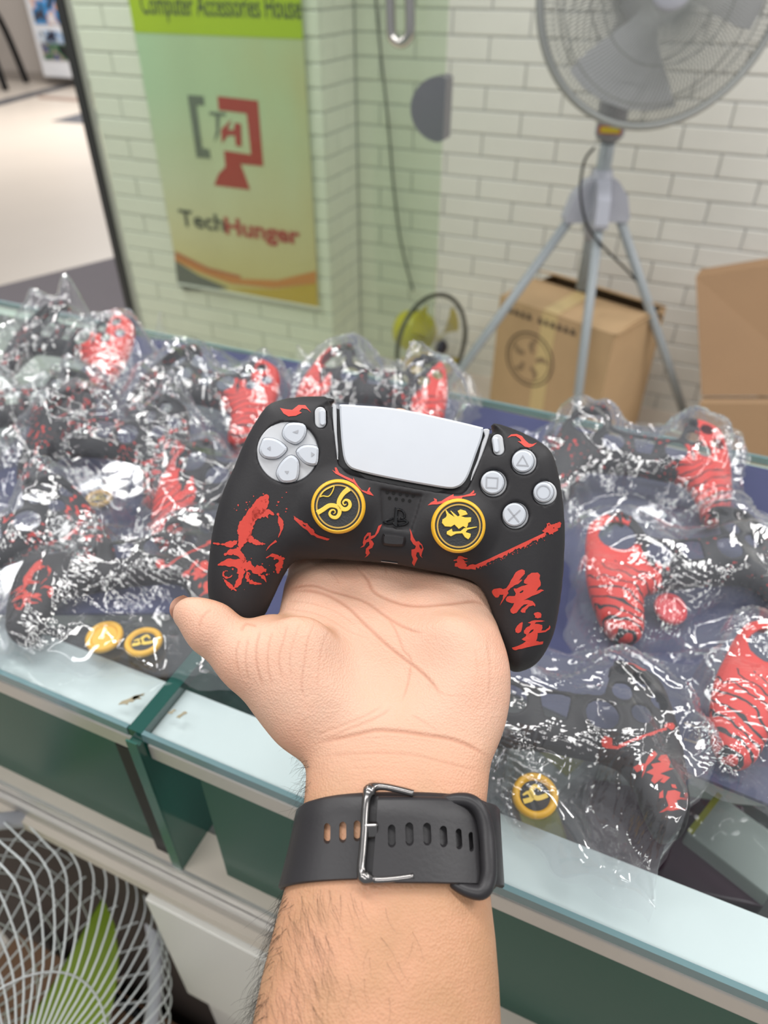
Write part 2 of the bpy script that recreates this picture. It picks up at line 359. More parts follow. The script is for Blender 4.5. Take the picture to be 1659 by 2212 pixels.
# --- frameless glass door standing in front of the pillar
DY, DX0, DX1 = 2.0, -1.905, -0.705
dr = empty('door_1', ((DX0+DX1)/2, DY, FZ), None, None); tag(dr, kind='structure')
box('glass_pane', DX0, DX1, DY, DY+0.010, FZ+.05, 2.2, glass('door_glass', (0.88, 0.935, 0.86), 0.03), dr)
box('black_edge_seal', DX0-0.033, DX0-0.001, DY-0.012, DY+0.022, FZ, 2.2, mat('door_seal', (0.03, 0.032, 0.03), 0.45), dr, 0.003)
box('edge_reflection', DX0+0.0005, DX0+0.022, DY-0.004, DY-0.0005, FZ+.05, 2.2, mat('reflection_grey', (0.34, 0.36, 0.30), 0.3), dr)  # light line reflected at the glass edge, put in as a coloured strip
V, F = tube(catmull([ony(843, -60, DY-.045), ony(845, 60, DY-.045), ony(852, 85, DY-.045), ony(866, 92, DY-.045), ony(880, 84, DY-.045), ony(886, 60, DY-.045), ony(884, -60, DY-.045)], 6), 0.013, 12)
obj('handle', V, F, m_chrome, dr, True)
c = ony(957, 235, DY); n = 24
P = [(c[0]+0.012, c[2]+0.07)]+[(c[0]-0.083*math.sin(math.pi*i/n), c[2]+0.076*math.cos(math.pi*i/n)) for i in range(n+1)]+[(c[0]+0.012, c[2]-0.07)]
V, F = prism(np.array([(x, DY-0.022, z) for x, z in P]), (0, 0.055, 0)); obj('patch_lock', V, F, mat('lock_steel', (0.30, 0.30, 0.33), 0.35, 0.8), dr)
# power cable of the yellow fan running down the wall
V, F = tube(catmull([ony(x, y, YW-0.03) for x, y in ((806, -120), (812, 0), (822, 110), (838, 260), (850, 400), (862, 500), (874, 560), (888, 612), (893, 628))], 6), 0.0045, 6)
tag(obj('power_cable', V, F, mat('grey_cable', (0.13, 0.13, 0.12), 0.6), None, True), 'thin dark cable hanging down the brick wall to the yellow fan', 'cable')

# --- poster stand and stool far outside on the left
ps = empty('poster_stand', (-9.6, 9.4, FZ), 'white stand with framed colour pictures far outside by the wall', 'stand')
def far(px, py, Y): return ony(px, py, Y)
xl, xr = far(74, 80, 9.3)[0], far(178, 80, 9.3)[0]
zb = max(FZ+.002, far(110, 166, 9.3)[2]); box('board', xl, xr, 9.3, 9.36, zb, 3.0, mat('stand_white', (0.80, 0.80, 0.82), 0.5), ps, 0.01)
def picture_mat(name, cs, sc):
    m = bpy.data.materials.new(name); m.use_nodes = True; N, L = nodes_of(m); b = N['Principled BSDF']; tc = N.new('ShaderNodeTexCoord')
    v = N.new('ShaderNodeTexNoise'); v.inputs['Scale'].default_value = sc; v.inputs['Detail'].default_value = 1; L.new(tc.outputs['Object'], v.inputs['Vector'])
    r = N.new('ShaderNodeValToRGB'); r.color_ramp.interpolation = 'CONSTANT'; e = r.color_ramp.elements; e[0].color = (*cs[0], 1); e[0].position = 0; e[1].color = (*cs[1], 1); e[1].position = .42
    for i, c in enumerate(cs[2:]): q = e.new(.5+.08*i); q.color = (*c, 1)
    L.new(v.outputs['Fac'], r.inputs[0]); L.new(r.outputs[0], b.inputs['Base Color']); b.inputs['Roughness'].default_value = .3; return m
for (y0, y1, cs) in ((-40, 52, [(0.05, 0.05, 0.07), (0.06, 0.3, 0.65), (0.7, 0.4, 0.3), (0.7, 0.75, 0.8)]), (66, 92, [(0.03, 0.03, 0.05), (0.3, 0.42, 0.6), (0.6, 0.65, 0.7), (0.1, 0.1, 0.13)]), (95, 128, [(0.02, 0.02, 0.02), (0.05, 0.16, 0.08), (0.35, 0.28, 0.22), (0.02, 0.06, 0.2)])):
    zt, zbm = far(110, y0, 9.3)[2], far(110, y1, 9.3)[2]
    box('picture', xl+0.10, xr-0.12, 9.285, 9.299, zbm, zt, picture_mat('picture_%d' % y0, cs, 5.0), ps)
st = empty('bar_stool', (*onz(30, 190, FZ)[:2], FZ), 'black thin legged stool far outside the shop, cut by the photo edge', 'stool')
f1, f2 = onz(58, 178, FZ), onz(13, 195, FZ); cx, cy = (onz(-60, 200, FZ))[:2]
for fp in (f1, f2, (2*cx-f1[0], 2*cy-f1[1], FZ), (2*cx-f2[0], 2*cy-f2[1], FZ)):
    fp = np.array(fp, float); tp = np.array([cx+(fp[0]-cx)*.45, cy+(fp[1]-cy)*.45, 1.25]); mid = fp*.45+tp*.55+np.array([(fp[0]-cx)*.12, (fp[1]-cy)*.12, .05])
    V, F = tube(catmull([tp, mid, fp], 6), 0.045, 8); obj('leg', V, F, m_black, st, True)
V, F = lathe([(0, 0), (.42, 0), (.45, .03), (.45, .07), (.42, .1), (0, .1)], (cx, cy, 1.25), (0, 0, 1), 24); obj('seat', V, F, m_black, st, True)

# ================================================================== THINGS BEHIND THE COUNTER
m_grey = mat('fan_grey', (0.32, 0.35, 0.37), 0.4, var=0.03); m_greyl = mat('fan_light_grey', (0.42, 0.43, 0.49), 0.4); m_wire = mat('fan_wire', (0.33, 0.34, 0.33), 0.35, 0.3)
# --- grey pedestal fan on a tripod
FX, FY = -0.328, 2.42
pf = empty('pedestal_fan', (FX, FY, FZ), 'tall grey industrial fan on a tripod stand in front of brick wall', 'fan')
hub = np.array([FX, FY, 0.80])
for tx, ty in ((-0.80, 2.135), (-0.235, 2.175), (0.12, 2.60)):
    d = np.array([tx-FX, ty-FY, 0]); dn = d/np.linalg.norm(d); top = hub+dn*0.07+np.array([0, 0, -0.035]); ft = np.array([tx+(tx-FX)*.13, ty+(ty-FY)*.13, FZ+0.012])
    V, F = tube([top, ft], 0.0155, 10); lg = obj('leg', V, F, m_grey, pf, True)
    V, F = tube([ft+(top-ft)*.06, ft-(top-ft)*0.004], 0.021, 10); obj('rubber_foot', V, F, m_black, lg, True)
    # rounded shoulder plate of the hub over each leg
    sd = np.cross(dn, (0, 0, 1)); prof = [(0.015, .075), (.05, .06), (.085, .02), (.105, -.045), (.10, -.06), (.05, -.06), (.012, -.055)]
    V, F = prism(np.array([hub+dn*a+np.array([0, 0, b])-sd*0.02 for a, b in prof]), sd*0.04); obj('hub_shoulder', V, F, m_greyl, pf)
V, F = lathe([(.0, -.12), (.022, -.12), (.034, -.06), (.036, .05), (.030, .09), (.0, .09)], hub, (0, 0, 1), 20); obj('hub_body', V, F, m_greyl, pf, True)
V, F = tube([hub+(0, 0, -.28), hub+(0, 0, .22)], 0.022, 14); obj('pole', V, F, m_grey, pf, True)
V, F = tube([hub+(0, 0, .17), hub+(0, 0, .185), hub+(0, 0, .36)], [.03, .042, .045], 14); col_ = obj('motor_column', V, F, mat('fan_column', (0.25, 0.25, 0.28), 0.45), pf, True)
c = hub+np.array([0, 0, .205]); f = CAM-c; f[2] = 0; f /= np.linalg.norm(f); sd = np.cross(f, (0, 0, 1)); q = c+f*0.0455
V, F = prism(np.array([q-sd*.032-np.array([0, 0, .01]), q+sd*.032-np.array([0, 0, .01]), q+sd*.032+np.array([0, 0, .01]), q-sd*.032+np.array([0, 0, .01])]), f*.002)
lab = obj('sticker', V, F, mat('sticker_red', (0.6, 0.08, 0.05), .5), pf); lab['label'] = 'red and yellow warning sticker'
q = q+f*.0022; V, F = prism(np.array([q-sd*.027-np.array([0, 0, .007]), q+sd*.027-np.array([0, 0, .007]), q+sd*.027+np.array([0, 0, .007]), q-sd*.027+np.array([0, 0, .007])]), f*.001); obj('sticker_patch', V, F, mat('sticker_yellow', (0.75, 0.6, 0.05), .5), lab)
# guard, blades, motor
G = ony(1432, -25, 2.20); RG = 0.305*0.955
ax = (CAM-G)/np.linalg.norm(CAM-G); ax = ax+np.array([0.30, 0, 0.05]); ax /= np.linalg.norm(ax); gu, gv, ga = frame_of(ax)
ringp = lambda r, h, n=64: np.array([G+ga*h+r*(math.cos(t)*gu+math.sin(t)*gv) for t in np.arange(n)*2*math.pi/n])
V, F = tube(ringp(RG, 0), 0.0105, 10, closed=True); obj('guard_rim', V, F, m_wire, pf, True)
for nm, sg in (('guard_front', 1), ('guard_back', -1)):
    mb = MB()
    for k in range(150):
        t = k*2*math.pi/150; pts = []
        for s_ in np.linspace(0, 1, 7):
            r = 0.05+(RG-0.05)*s_; h = sg*0.075*(1-max(0, (s_-.25)/.75)**2.2) ; tt = t+(0.25*(1-s_) if sg > 0 else -0.2*(1-s_)); pts.append(G+ga*h+r*(math.cos(tt)*gu+math.sin(tt)*gv))
        mb.add(*tube(pts, 0.0013, 4, cap=False))
    for r, h in ((.05, .075), (.155, .066), (.24, .036)): mb.add(*tube(ringp(r, sg*h, 48), 0.002, 5, closed=True))
    mb.build(nm, m_wire, pf, True)['kind'] = 'stuff'
V, F = lathe([(0, .085), (.04, .084), (.05, .075), (.05, .07), (0, .07)], G, ga, 28); obj('guard_badge', V, F, m_greyl, pf, True)
V, F = lathe([(0, .05), (.05, .045), (.055, .0), (.03, -.03)], G, ga, 24); obj('blade_hub', V, F, m_greyl, pf, True)
for k in range(3):
    t0 = k*2*math.pi/3+1.15; Pn = []; nu, nv = 9, 6
    for i in range(nu):
        r = 0.045+(RG*0.88-0.045)*i/(nu-1); half = 0.25+0.30*math.sin(min(1, i/(nu-1)*1.1)*math.pi/2)
        for j in range(nv):
            s_ = j/(nv-1)-.5; t = t0+2*half*s_*1.05+0.15*i/(nu-1); Pn.append(G+ga*(-.012+0.055*s_+0.01)+r*(math.cos(t)*gu+math.sin(t)*gv))
    Pn = np.array(Pn); Fq = [(i*nv+j, i*nv+j+1, (i+1)*nv+j+1, (i+1)*nv+j) for i in range(nu-1) for j in range(nv-1)]; n = len(Pn)
    V = np.vstack([Pn, Pn-ga*.003]); F = Fq+[tuple(n+q for q in f_[::-1]) for f_ in Fq]; obj('blade', V, F, mat('fan_blade', (0.55, 0.56, 0.58), .35), pf, True)
V, F = lathe([(0, -.05), (.075, -.05), (.085, -.09), (.08, -.17), (.05, -.20), (0, -.205)], G, ga, 28); obj('motor', V, F, mat('fan_motor', (0.36, 0.36, 0.39), .45), pf, True)
jt = hub+np.array([0, 0, .36]); mtr = G-ga*.13
V, F = tube(catmull([jt-np.array([0, 0, .05]), jt+np.array([0, 0, .06]), mtr], 5), np.linspace(.048, .04, 11), 12); obj('neck', V, F, mat('fan_column', (0.25, 0.25, 0.28), 0.45), pf, True)
cb = [ony(x, y, Y) for x, y, Y in ((1285, 318, 2.34), (1262, 350, 2.33), (1254, 420, 2.32), (1270, 490, 2.30), (1310, 540, 2.34), (1360, 590, 2.45), (1395, 635, 2.52), (1430, 690, 2.56))]
V, F = tube(catmull(cb, 6), 0.004, 6); obj('power_cord', V, F, m_black, pf, True)

# --- brown cardboard box standing among the tripod legs
m_card = mat('cardboard', (0.50, 0.335, 0.185), 0.75, var=0.08, vscale=9, bump=0.08, bscale=90); m_cardd = mat('cardboard_inside', (0.36, 0.23, 0.12), 0.8); m_ink = mat('carton_ink', (0.12, 0.085, 0.055), 0.8); m_tape = mat('carton_tape', (0.60, 0.45, 0.22), 0.3)
cz = 0.425; A = onz(1080, 642, cz); B = onz(1328, 726, cz); u = B-A; Wb = np.linalg.norm(u); u /= Wb; v = np.array([-u[1], u[0], 0]); Db = 0.34; up = np.array([0, 0, 1.])
cb = empty('cardboard_box', A+u*Wb/2+v*Db/2-np.array([0, 0, cz-FZ]), 'brown printed cardboard carton on the floor under the tripod fan', 'box')
O0 = A-np.array([0, 0, cz]); O0[2] = FZ; cz = cz-FZ; T_ = 0.006
def cpan(name, o, e1, e2, e3, mm=m_card, par=cb): 
    P = np.array([o, o+e1, o+e1+e2, o+e2]); V, F = prism(P, e3); return obj(name, V, F, mm, par)
cpan('side_panel', O0, u*Wb, up*cz, v*T_); cpan('side_panel', O0+v*(Db-T_), u*Wb, up*cz, v*T_)
cpan('side_panel', O0+v*T_, v*(Db-2*T_), up*cz, u*T_); cpan('side_panel', O0+v*T_+u*(Wb-T_), v*(Db-2*T_), up*cz, u*T_); cpan('bottom_panel', O0, u*Wb, v*Db, up*T_)
top0 = O0+up*cz
cpan('flap', top0, u*Wb, v*Db*.62+up*.012, up*.005); cpan('flap', top0+v*Db, u*Wb, -v*Db*.40+up*.05, up*.005)
cpan('flap', top0+u*(Wb-.01), u*.02+up*.004, v*Db*.9, up*.004)
cpan('tape_strip', top0+u*Wb*.40+up*.006, u*.06, v*Db*.6+up*.012, up*.0015, m_tape); cpan('tape_strip', O0+u*Wb*.40-v*.0012+up*.16, u*.06, up*(cz-.16), v*.001, m_tape)
def carton_print(widths, o, e1, e2, nrm, w_, h):
    # the carton's lettering is too blurred to read: a row of unreadable ink blocks of the same length and height
    x = 0.0; tot = sum(widths)+.35*len(widths); mb = MB()
    for k, q in enumerate(widths):
        if q > 0:
            x1 = x+q; P = np.array([(x, 0), (x1, 0), (x1, .55), (x1-.35*q, .6), (x1-.3*q, 1), (x+.1*q, 1)]); P[:, 0] *= w_/tot; P[:, 1] *= h; V, F = fill2d([P]); mb.add(place2d(np.c_[V, V[:, 0]*0], o, e1, e2, nrm, .0022), F)
        x += abs(q)+.35
    mb.build('carton_print', m_ink, cb)['kind'] = 'stuff'
carton_print((1, .8, 1, .9, 1, -.6, 1, .8, 1, 1, .9, 1), O0+u*.02+up*(cz-.045), u, up, -v, Wb*.62, .022)
carton_print((1, .9, 1, .8, 1, 1), O0+u*(Wb-.035)+up*.08, up, -u, -v, .22, .020)
cc = O0+u*Wb*.34+up*(cz-.19)
for r, wd in ((.105, .006), (.088, .003)):
    P = np.array([[r*math.cos(t), r*math.sin(t)] for t in np.arange(40)*2*math.pi/40]); Hh = np.array([[(r-wd)*math.cos(t), (r-wd)*math.sin(t)] for t in np.arange(40)*2*math.pi/40])
    V, F = fill2d([P], None, [Hh]); obj('round_stamp', place2d(np.c_[V, V[:, 0]*0], cc, u, up, -v, .0022), F, m_ink, cb)
for k in range(5):
    t0 = k*1.26; P = stroke([(.03*math.cos(t0), .03*math.sin(t0)), (.055*math.cos(t0+.3), .055*math.sin(t0+.3)), (.08*math.cos(t0+.1), .08*math.sin(t0+.1))], [.012, .022, .006]); V, F = fill2d([P]); obj('round_stamp', place2d(np.c_[V, V[:, 0]*0], cc, u, up, -v, .0021), F, mat('carton_ink_light', (0.28, 0.19, 0.11), .8), cb)
# --- second, larger carton at the right edge of the photo
tl, tr, ml, mr = ony(1503, 598, 2.62), ony(1790, 552, 2.66), ony(1513, 862, 2.44), ony(1790, 862, 2.50); dn = np.array([0, -.06, -1.0])
bl_, br_ = ml+dn*(ml[2]-FZ-.003), mr+dn*(mr[2]-FZ-.003); c2 = empty('cardboard_box', ((bl_[0]+br_[0])/2, (bl_[1]+br_[1])/2, FZ), 'plain brown flattened carton leaning at the right edge before the brick wall', 'box')
m_cb = mat('cardboard_brown', (0.34, 0.205, 0.11), 0.75, var=0.06, vscale=5); bk_ = np.array([0.01, .05, .012])
V, F = prism(np.array([ml+np.array([0, 0, .012]), mr+np.array([0, 0, .012]), tr, tl]), bk_); obj('front_panel', V, F, m_cb, c2)
V, F = prism(np.array([ml+bk_*.6+np.array([0, .02, -.005]), mr+bk_*.6+np.array([0, .02, -.005]), mr+bk_*.6+np.array([0, .02, .03]), ml+bk_*.6+np.array([0, .02, .03])]), (0, .02, 0)); obj('fold_gap', V, F, m_cardd, c2)
V, F = prism(np.array([bl_, br_, mr-np.array([0, .02, .006]), ml-np.array([0, .02, .006])]), bk_*.7); obj('lower_flap', V, F, mat('cardboard_flap', (0.42, 0.27, 0.155), .75), c2)

# --- small yellow fan on the floor behind the glass door
yf = empty('table_fan', (-0.95, 2.55, FZ), 'small yellow table fan with black rim on floor behind glass door', 'fan')
m_yel = mat('fan_yellow', (0.62, 0.53, 0.04), 0.4, var=0.05); m_rim = mat('fan_rim', (0.07, 0.07, 0.06), 0.45); m_or = mat('fan_orange', (0.70, 0.40, 0.03), .4)
g = ony(934, 745, 2.44); axd = np.array([0.924, -0.40, 0.10]); axd /= np.linalg.norm(axd); yu, yv, ya = frame_of(axd); Ry = 0.190
yr = lambda r, h, n=48: np.array([g+ya*h+r*(math.cos(t)*yu+math.sin(t)*yv) for t in np.arange(n)*2*math.pi/n])
V, F = tube(yr(Ry, 0), .0085, 8, closed=True); obj('guard_rim', V, F, m_rim, yf, True)
mb = MB()
for k in range(60):
    t = k*2*math.pi/60; mb.add(*tube([g+ya*h+r*(math.cos(t)*yu+math.sin(t)*yv) for r, h in ((.03, .05), (.10, .045), (.165, .02), (Ry, 0))], .0010, 4, cap=False))
mb.add(*tube(yr(.09, .04), .0014, 4, closed=True)); mb.build('guard_front', mat('yf_wire', (0.42, 0.42, 0.38), .4), yf, True)['kind'] = 'stuff'
V, F = lathe([(0, .062), (.022, .06), (.03, .05), (.03, .04), (0, .04)], g, ya, 20); obj('guard_badge', V, F, mat('badge_black', (0.03, 0.03, 0.045), .4), yf, True)
for k in range(4):
    t0 = k*math.pi/2+.5; P = []
    for i in range(7):
        r = .03+.13*i/6; hw = .16+.30*i/6
        for j in range(5): s_ = j/4-.5; t = t0+2*hw*s_; P.append(g+ya*(.005+.03*s_)+r*(math.cos(t)*yu+math.sin(t)*yv))
    P = np.array(P); Fq = [(i*5+j, i*5+j+1, i*5+j+6, i*5+j+5) for i in range(6) for j in range(4)]; n = len(P)
    obj('blade', np.vstack([P, P-ya*.002]), Fq+[tuple(n+q for q in f_[::-1]) for f_ in Fq], m_or if k == 0 else m_yel, yf, True)
V, F = lathe([(0, -.03), (.055, -.03), (.078, -.06), (.082, -.10), (.072, -.15), (.04, -.175), (0, -.18)], g+np.array([0, 0, .035]), ya, 24); hs = obj('motor_housing', V, F, m_yel, yf, True)
p_ = g-ya*.10+np.array([0, 0, .113]); V, F = tube([p_, p_+np.array([0, 0, .02])], .008, 10); obj('swing_knob', V, F, m_rim, hs, True)
gb = np.array([g[0], g[1], FZ])-np.array([ya[0], ya[1], 0])*.08
V, F = tube([gb+np.array([0, 0, .02]), gb+np.array([0, 0, g[2]-FZ-.04])], .022, 12); obj('stand', V, F, m_yel, yf, True)
V, F = lathe([(0, .03), (.03, .03), (.09, .02), (.10, .0), (0, 0)], gb, (0, 0, 1), 28); obj('base', V, F, m_yel, yf, True)

# ================================================================== THE GLASS COUNTER
CX0, CX1, CY0, CY1, CZ = -1.5, 1.0, 0.190, 0.708, 1.0
ct = empty('display_counter', (-0.25, 0.45, FZ), 'long glass topped display counter with green glass sliding doors', 'counter')
m_top = glass('counter_glass', (0.955, 0.975, 0.97), 0.05); m_edge = mat('glass_edge', (0.13, 0.22, 0.235), 0.15, spec=0.6)
m_strip = mat('pale_strip', (0.70, 0.76, 0.78), 0.25, var=0.04, vscale=6, coat=0.4); m_alu = mat('aluminium', (0.55, 0.53, 0.50), 0.35, 0.6, var=0.06, vscale=30)
m_green = mat('green_back_glass', (0.020, 0.085, 0.060), 0.3, spec=0.15, var=0.25, vscale=2.5); m_aluw = mat('track_cream', (0.60, 0.54, 0.46), 0.45, var=0.12, vscale=14); m_dark = mat('counter_dark', (0.03, 0.035, 0.035), 0.6)
JX = -0.262
for a, b in ((CX0, JX-0.006), (JX+0.006, CX1)):
    tg = box('top_glass', a, b, CY0+.003, CY1-.003, CZ-0.008, CZ, m_top, ct)
    box('glass_edge', a, b, CY0-.0005, CY0+.0028, CZ-0.008, CZ, m_edge, ct); box('glass_edge', a, b, CY1-.0028, CY1+.0008, CZ-0.008, CZ, m_edge, ct)
    box('front_strip', a, b, CY0+.0015, CY0+.046, CZ-.0125, CZ-.009, m_strip, ct)
    box('back_strip', a, b, CY1-.022, CY1-.004, CZ-.0125, CZ-.009, mat('back_strip', (0.62, 0.72, 0.62), .3), ct)
    box('front_rail', a, b, CY0+.001, CY0+.012, CZ-.030, CZ-.014, m_alu, ct, .001); box('back_rail', a, b, CY1-.014, CY1-.002, CZ-.03, CZ-.014, m_alu, ct, .001)
box('joint_bar', JX-.0055, JX+.0055, CY0, CY1, CZ-.0085, CZ-.0005, mat('joint_green', (0.012, 0.07, 0.058), .15), ct)
pt = box('partition_glass', JX-.0045, JX+.0045, CY0-.004, CY1-.03, 0.795, CZ-.0095, mat('partition_green', (0.02, 0.11, 0.085), 0.12, spec=.6), ct)
box('partition_edge', JX-.0045, JX+.0045, CY0-.0055, CY0-.0042, 0.792, CZ-.006, mat('partition_edge', (0.022, 0.11, 0.085), 0.2), ct)
# sliding green glass doors behind the front rail
for a, b, y in ((CX0, JX-.026, CY0+.006), (JX+.040, 0.35, CY0+.006), (0.36, CX1, CY0+.006)):
    box('sliding_door', a, b, y, y+.005, 0.822, CZ-.031, m_green, ct)
box('door_edge_strip', JX-.0255, JX-.012, CY0+.001, CY0+.012, 0.815, CZ-.031, m_black, ct)
# bottom track
box('track', CX0, CX1, CY0-.004, CY0+.03, .812, .8215, m_aluw, ct); box('track', CX0, CX1, CY0-.007, CY0-.004, .800, .8215, m_alu, ct)
box('track', CX0, CX1, CY0-.012, CY0-.0075, .792, .806, m_alu, ct); box('track', CX0, CX1, CY0-.018, CY0+.02, .778, .7915, m_aluw, ct)
box('shelf_board', CX0, CX1, CY0+.031, CY1-.012, .806, .821, mat('shelf_grey', (0.16, 0.17, 0.16), .5, var=.2, vscale=8), ct)
box('back_glass', CX0, CX1, CY1-.011, CY1-.005, .06, CZ-.0135, glass('side_glass', (0.8, 0.9, 0.87), 0.05), ct)
box('cabinet_body', CX0, CX1, CY0+.012, CY1-.012, .05, .777, m_white, ct)
box('plinth', CX0, CX1, CY0+.05, CY1-.05, FZ, .049, m_dark, ct)
# drawers under the track: the left one is pulled out
def drawer(x0, x1, z0, z1, pull, label=None):
    y1 = CY0+.0115; y0 = y1-.018-pull
    d = box('drawer_front', x0, x1, y0, y0+.018, z0, z1, m_white, ct, .0015)
    if pull > .01: box('drawer_box', x0+.012, x1-.012, y0+.0185, y1, z0+.01, z1-.02, mat('drawer_side', (0.66, 0.63, 0.56), .5), ct)
    return d
drawer(-0.294, 0.28, 0.560, 0.773, 0.016); drawer(-0.288, 0.28, 0.36, 0.55, 0.004); drawer(0.29, 0.95, 0.585, .742, 0.0); drawer(0.29, 0.95, .40, .575, 0)
drawer(-1.4, -0.74, 0.585, 0.742, 0.0)
box('bay_shade_panel', -0.735, -0.302, CY0+.002, CY0+.0115, .06, .74, mat('bay_shade', (0.05, 0.035, 0.028), .8, var=.3, vscale=12), ct)  # solid panel, coloured dark for the shade inside the bay
# --- packets lying inside the showcase, seen through the top glass
def packet(name, px, z, w_, d_, h_, ang, m_, label, cat, extra=None):
    c = onz(px[0], px[1], z); b_ = box(name, -w_/2, w_/2, -d_/2, d_/2, 0, h_, m_, None, min(.002, h_*.3)); b_.rotation_euler.z = math.radians(ang); b_.location = (c[0], c[1], z); tag(b_, label, cat, 'packets inside the showcase')
    if extra:
        for (x0, x1, y0, y1, mm) in extra: box('printed_panel', x0-b_.location[0]*0, x1, y0, y1, h_+.0002, h_+.0012, mm, None).parent = b_
        for ch in b_.children: ch.location.z = h_+.0002; ch['label'] = 'coloured printed panel'
    return b_
m_purp = mat('purple_card', (0.065, 0.022, 0.045), .35); m_pap = mat('packet_white', (0.42, 0.46, 0.44), .4, var=.1, vscale=30); m_ylw = mat('packet_yellow', (0.42, 0.42, 0.02), .5); m_pk = mat('packet_black', (0.018, 0.02, 0.02), .4)
zs = 0.8215
packet('purple_box', (1400, 1905), zs, .115, .075, .07, 12, m_purp, 'dark purple flat box under the counter glass beside the front strip', 'box')
packet('paper_packet', (1530, 1935), zs, .06, .045, .085, -24, m_pap, 'white packet with yellow edge under the glass at lower right', 'packet', [(-.030, -.026, -.022, .022, m_ylw)])
packet('paper_packet', (1175, 1730), zs, .06, .05, .075, 62, m_pap, 'white packet with yellow block under the glass near the watch', 'packet', [(-.012, .014, -.02, .02, m_ylw)])
packet('cable_packet', (1640, 1960), zs, .07, .10, .06, 20, m_pk, 'black packet under the glass at the right edge', 'packet')
packet('cable_packet', (1190, 1840), zs, .10, .06, .05, 30, m_pk, 'black packet under the glass below the yellow thumb grip', 'packet', [(-.03, .0, -.02, .01, m_ylw)])
packet('paper_packet', (1490, 1790), zs, .13, .06, .05, 24, mat('packet_grey', (0.22, 0.25, 0.22), .4), 'grey packet under the glass in front of the navy mat', 'packet')
packet('cable_packet', (560, 1560), zs, .12, .07, .06, 18, mat('packet_blue', (0.06, 0.10, 0.14), .35), 'dark blue packet under the glass behind the wrist', 'packet')
packet('cable_packet', (190, 1480), zs, .16, .05, .06, 24, m_pk, 'black packet under the glass at the left front corner', 'packet')
packet('paper_packet', (372, 1720), zs, .045, .03, .055, 20, mat('packet_lilac', (0.36, 0.36, 0.40), .4), 'pale grey packet seen in the gap between the green doors', 'packet')
# --- navy desk mats that the bagged skins lie on
m_navy = mat('navy_mat', (0.036, 0.042, 0.105), 0.75, var=0.12, vscale=40, bump=0.15, bscale=400)
MZ = CZ+.003
def mat_sheet(pts, label):
    P = np.array([onz(x, y, CZ) for x, y in pts]); P[:, 2] = CZ+.0003; V, F = prism(P, (0, 0, .0027)); o = obj('desk_mat', V, F, m_navy, None, False, P.mean(0)); return tag(o, label, 'desk mat')
nm1 = mat_sheet([(-250, 1330), (-20, 1015), (250, 722), (640, 787), (1000, 873), (790, 1230), (660, 1420), (380, 1330), (120, 1330)], 'navy blue desk mat under the bags on the left half of the counter')
nm2 = mat_sheet([(1010, 876), (1700, 1028), (1900, 1420), (1800, 1800), (1452, 1660), (1060, 1480), (800, 1232)], 'navy blue desk mat under the bags on the right half of the counter')
P = np.array([onz(x, y, MZ) for x, y in ((1478, 1562), (1508, 1572), (1513, 1608), (1478, 1597))]); P[:, 2] = MZ+.0002
mb = MB()
for i, j in ((0, 1), (2, 3), (1, 2)):
    a, b = P[i], P[j]; mb.add(*tube([a, b], .0007, 4))
mb.build('printed_corner', mat('mat_print', (0.45, 0.38, 0.30), .7), nm2)

# ================================================================== LOWER LEFT: white fan, clutter behind the counter
wf = empty('floor_fan', (-0.62, -0.02, FZ), 'white caged fan with lime green blades at the lower left corner', 'fan')
m_wwire = mat('white_wire', (0.66, 0.69, 0.70), 0.35); m_lime2 = mat('blade_lime', (0.30, 0.46, 0.03), .35); m_rimw = mat('fan_rim_white', (0.52, 0.53, 0.58), .4)
W0 = atd(-70, 2320, 0.58); Wax = -cF*0.52+cR*0.80+cU*0.10; Wax /= np.linalg.norm(Wax); wu, wv, wa = frame_of(Wax); RW = 0.192
wr = lambda r, h, n=72: np.array([W0+wa*h+r*(math.cos(t)*wu+math.sin(t)*wv) for t in np.arange(n)*2*math.pi/n])
V, F = tube(wr(RW, -.004), .0075, 10, closed=True); obj('guard_rim', V, F, m_rimw, wf, True)
for nm, sg, nw in (('front_guard_wire', 1, 66), ('back_guard_wire', -1, 44)):
    prof = [(.027, .062), (.09, .062), (.145, .059), (.166, .050), (.178, .028), (RW, .003)] if sg > 0 else [(.04, -.07), (.11, -.066), (.16, -.05), (RW, -.009)]
    base = None
    for k in range(nw):
        t = k*2*math.pi/nw; pts = []
        for (r, h) in prof:
            tt = t+(-.5*(1-r/RW) if sg > 0 else -.3*(1-r/RW)); pts.append(W0+wa*h+r*(math.cos(tt)*wu+math.sin(tt)*wv))
        V, F = tube(catmull(pts, 4),   .0009, 5, cap=False); obj(nm, V, F, m_wwire, wf, True)
for r, h in ((.085, .0632), (.07, -.069), (.10, -.067), (.125, -.062), (.14, -.057), (.155, -.052), (.17, -.042)):
    V, F = tube(wr(r, h), .0008, 5, closed=True); obj('guard_ring', V, F, m_wwire, wf, True)
V, F = lathe([(0, .066), (.024, .064), (.028, .056), (0, .054)], W0, wa, 28); obj('guard_badge', V, F, m_rimw, wf, True)
for k in range(3):
    t0 = k*2*math.pi/3+.2; P = []; nu, nv = 9, 7
    for i in range(nu):
        r = .03+.125*i/(nu-1); hw = .35+.35*math.sin(i/(nu-1)*math.pi/2)
        for j in range(nv): s_ = j/(nv-1)-.5; t = t0+2*hw*s_+.1*i/nu; P.append(W0+wa*(-.02+.04*s_)+r*(math.cos(t)*wu+math.sin(t)*wv))
    P = np.array(P); Fq = [(i*nv+j, i*nv+j+1, (i+1)*nv+j+1, (i+1)*nv+j) for i in range(nu-1) for j in range(nv-1)]; n = len(P)
    obj('blade', np.vstack([P, P-wa*.002]), Fq+[tuple(n+q for q in f_[::-1]) for f_ in Fq], m_lime2, wf, True)
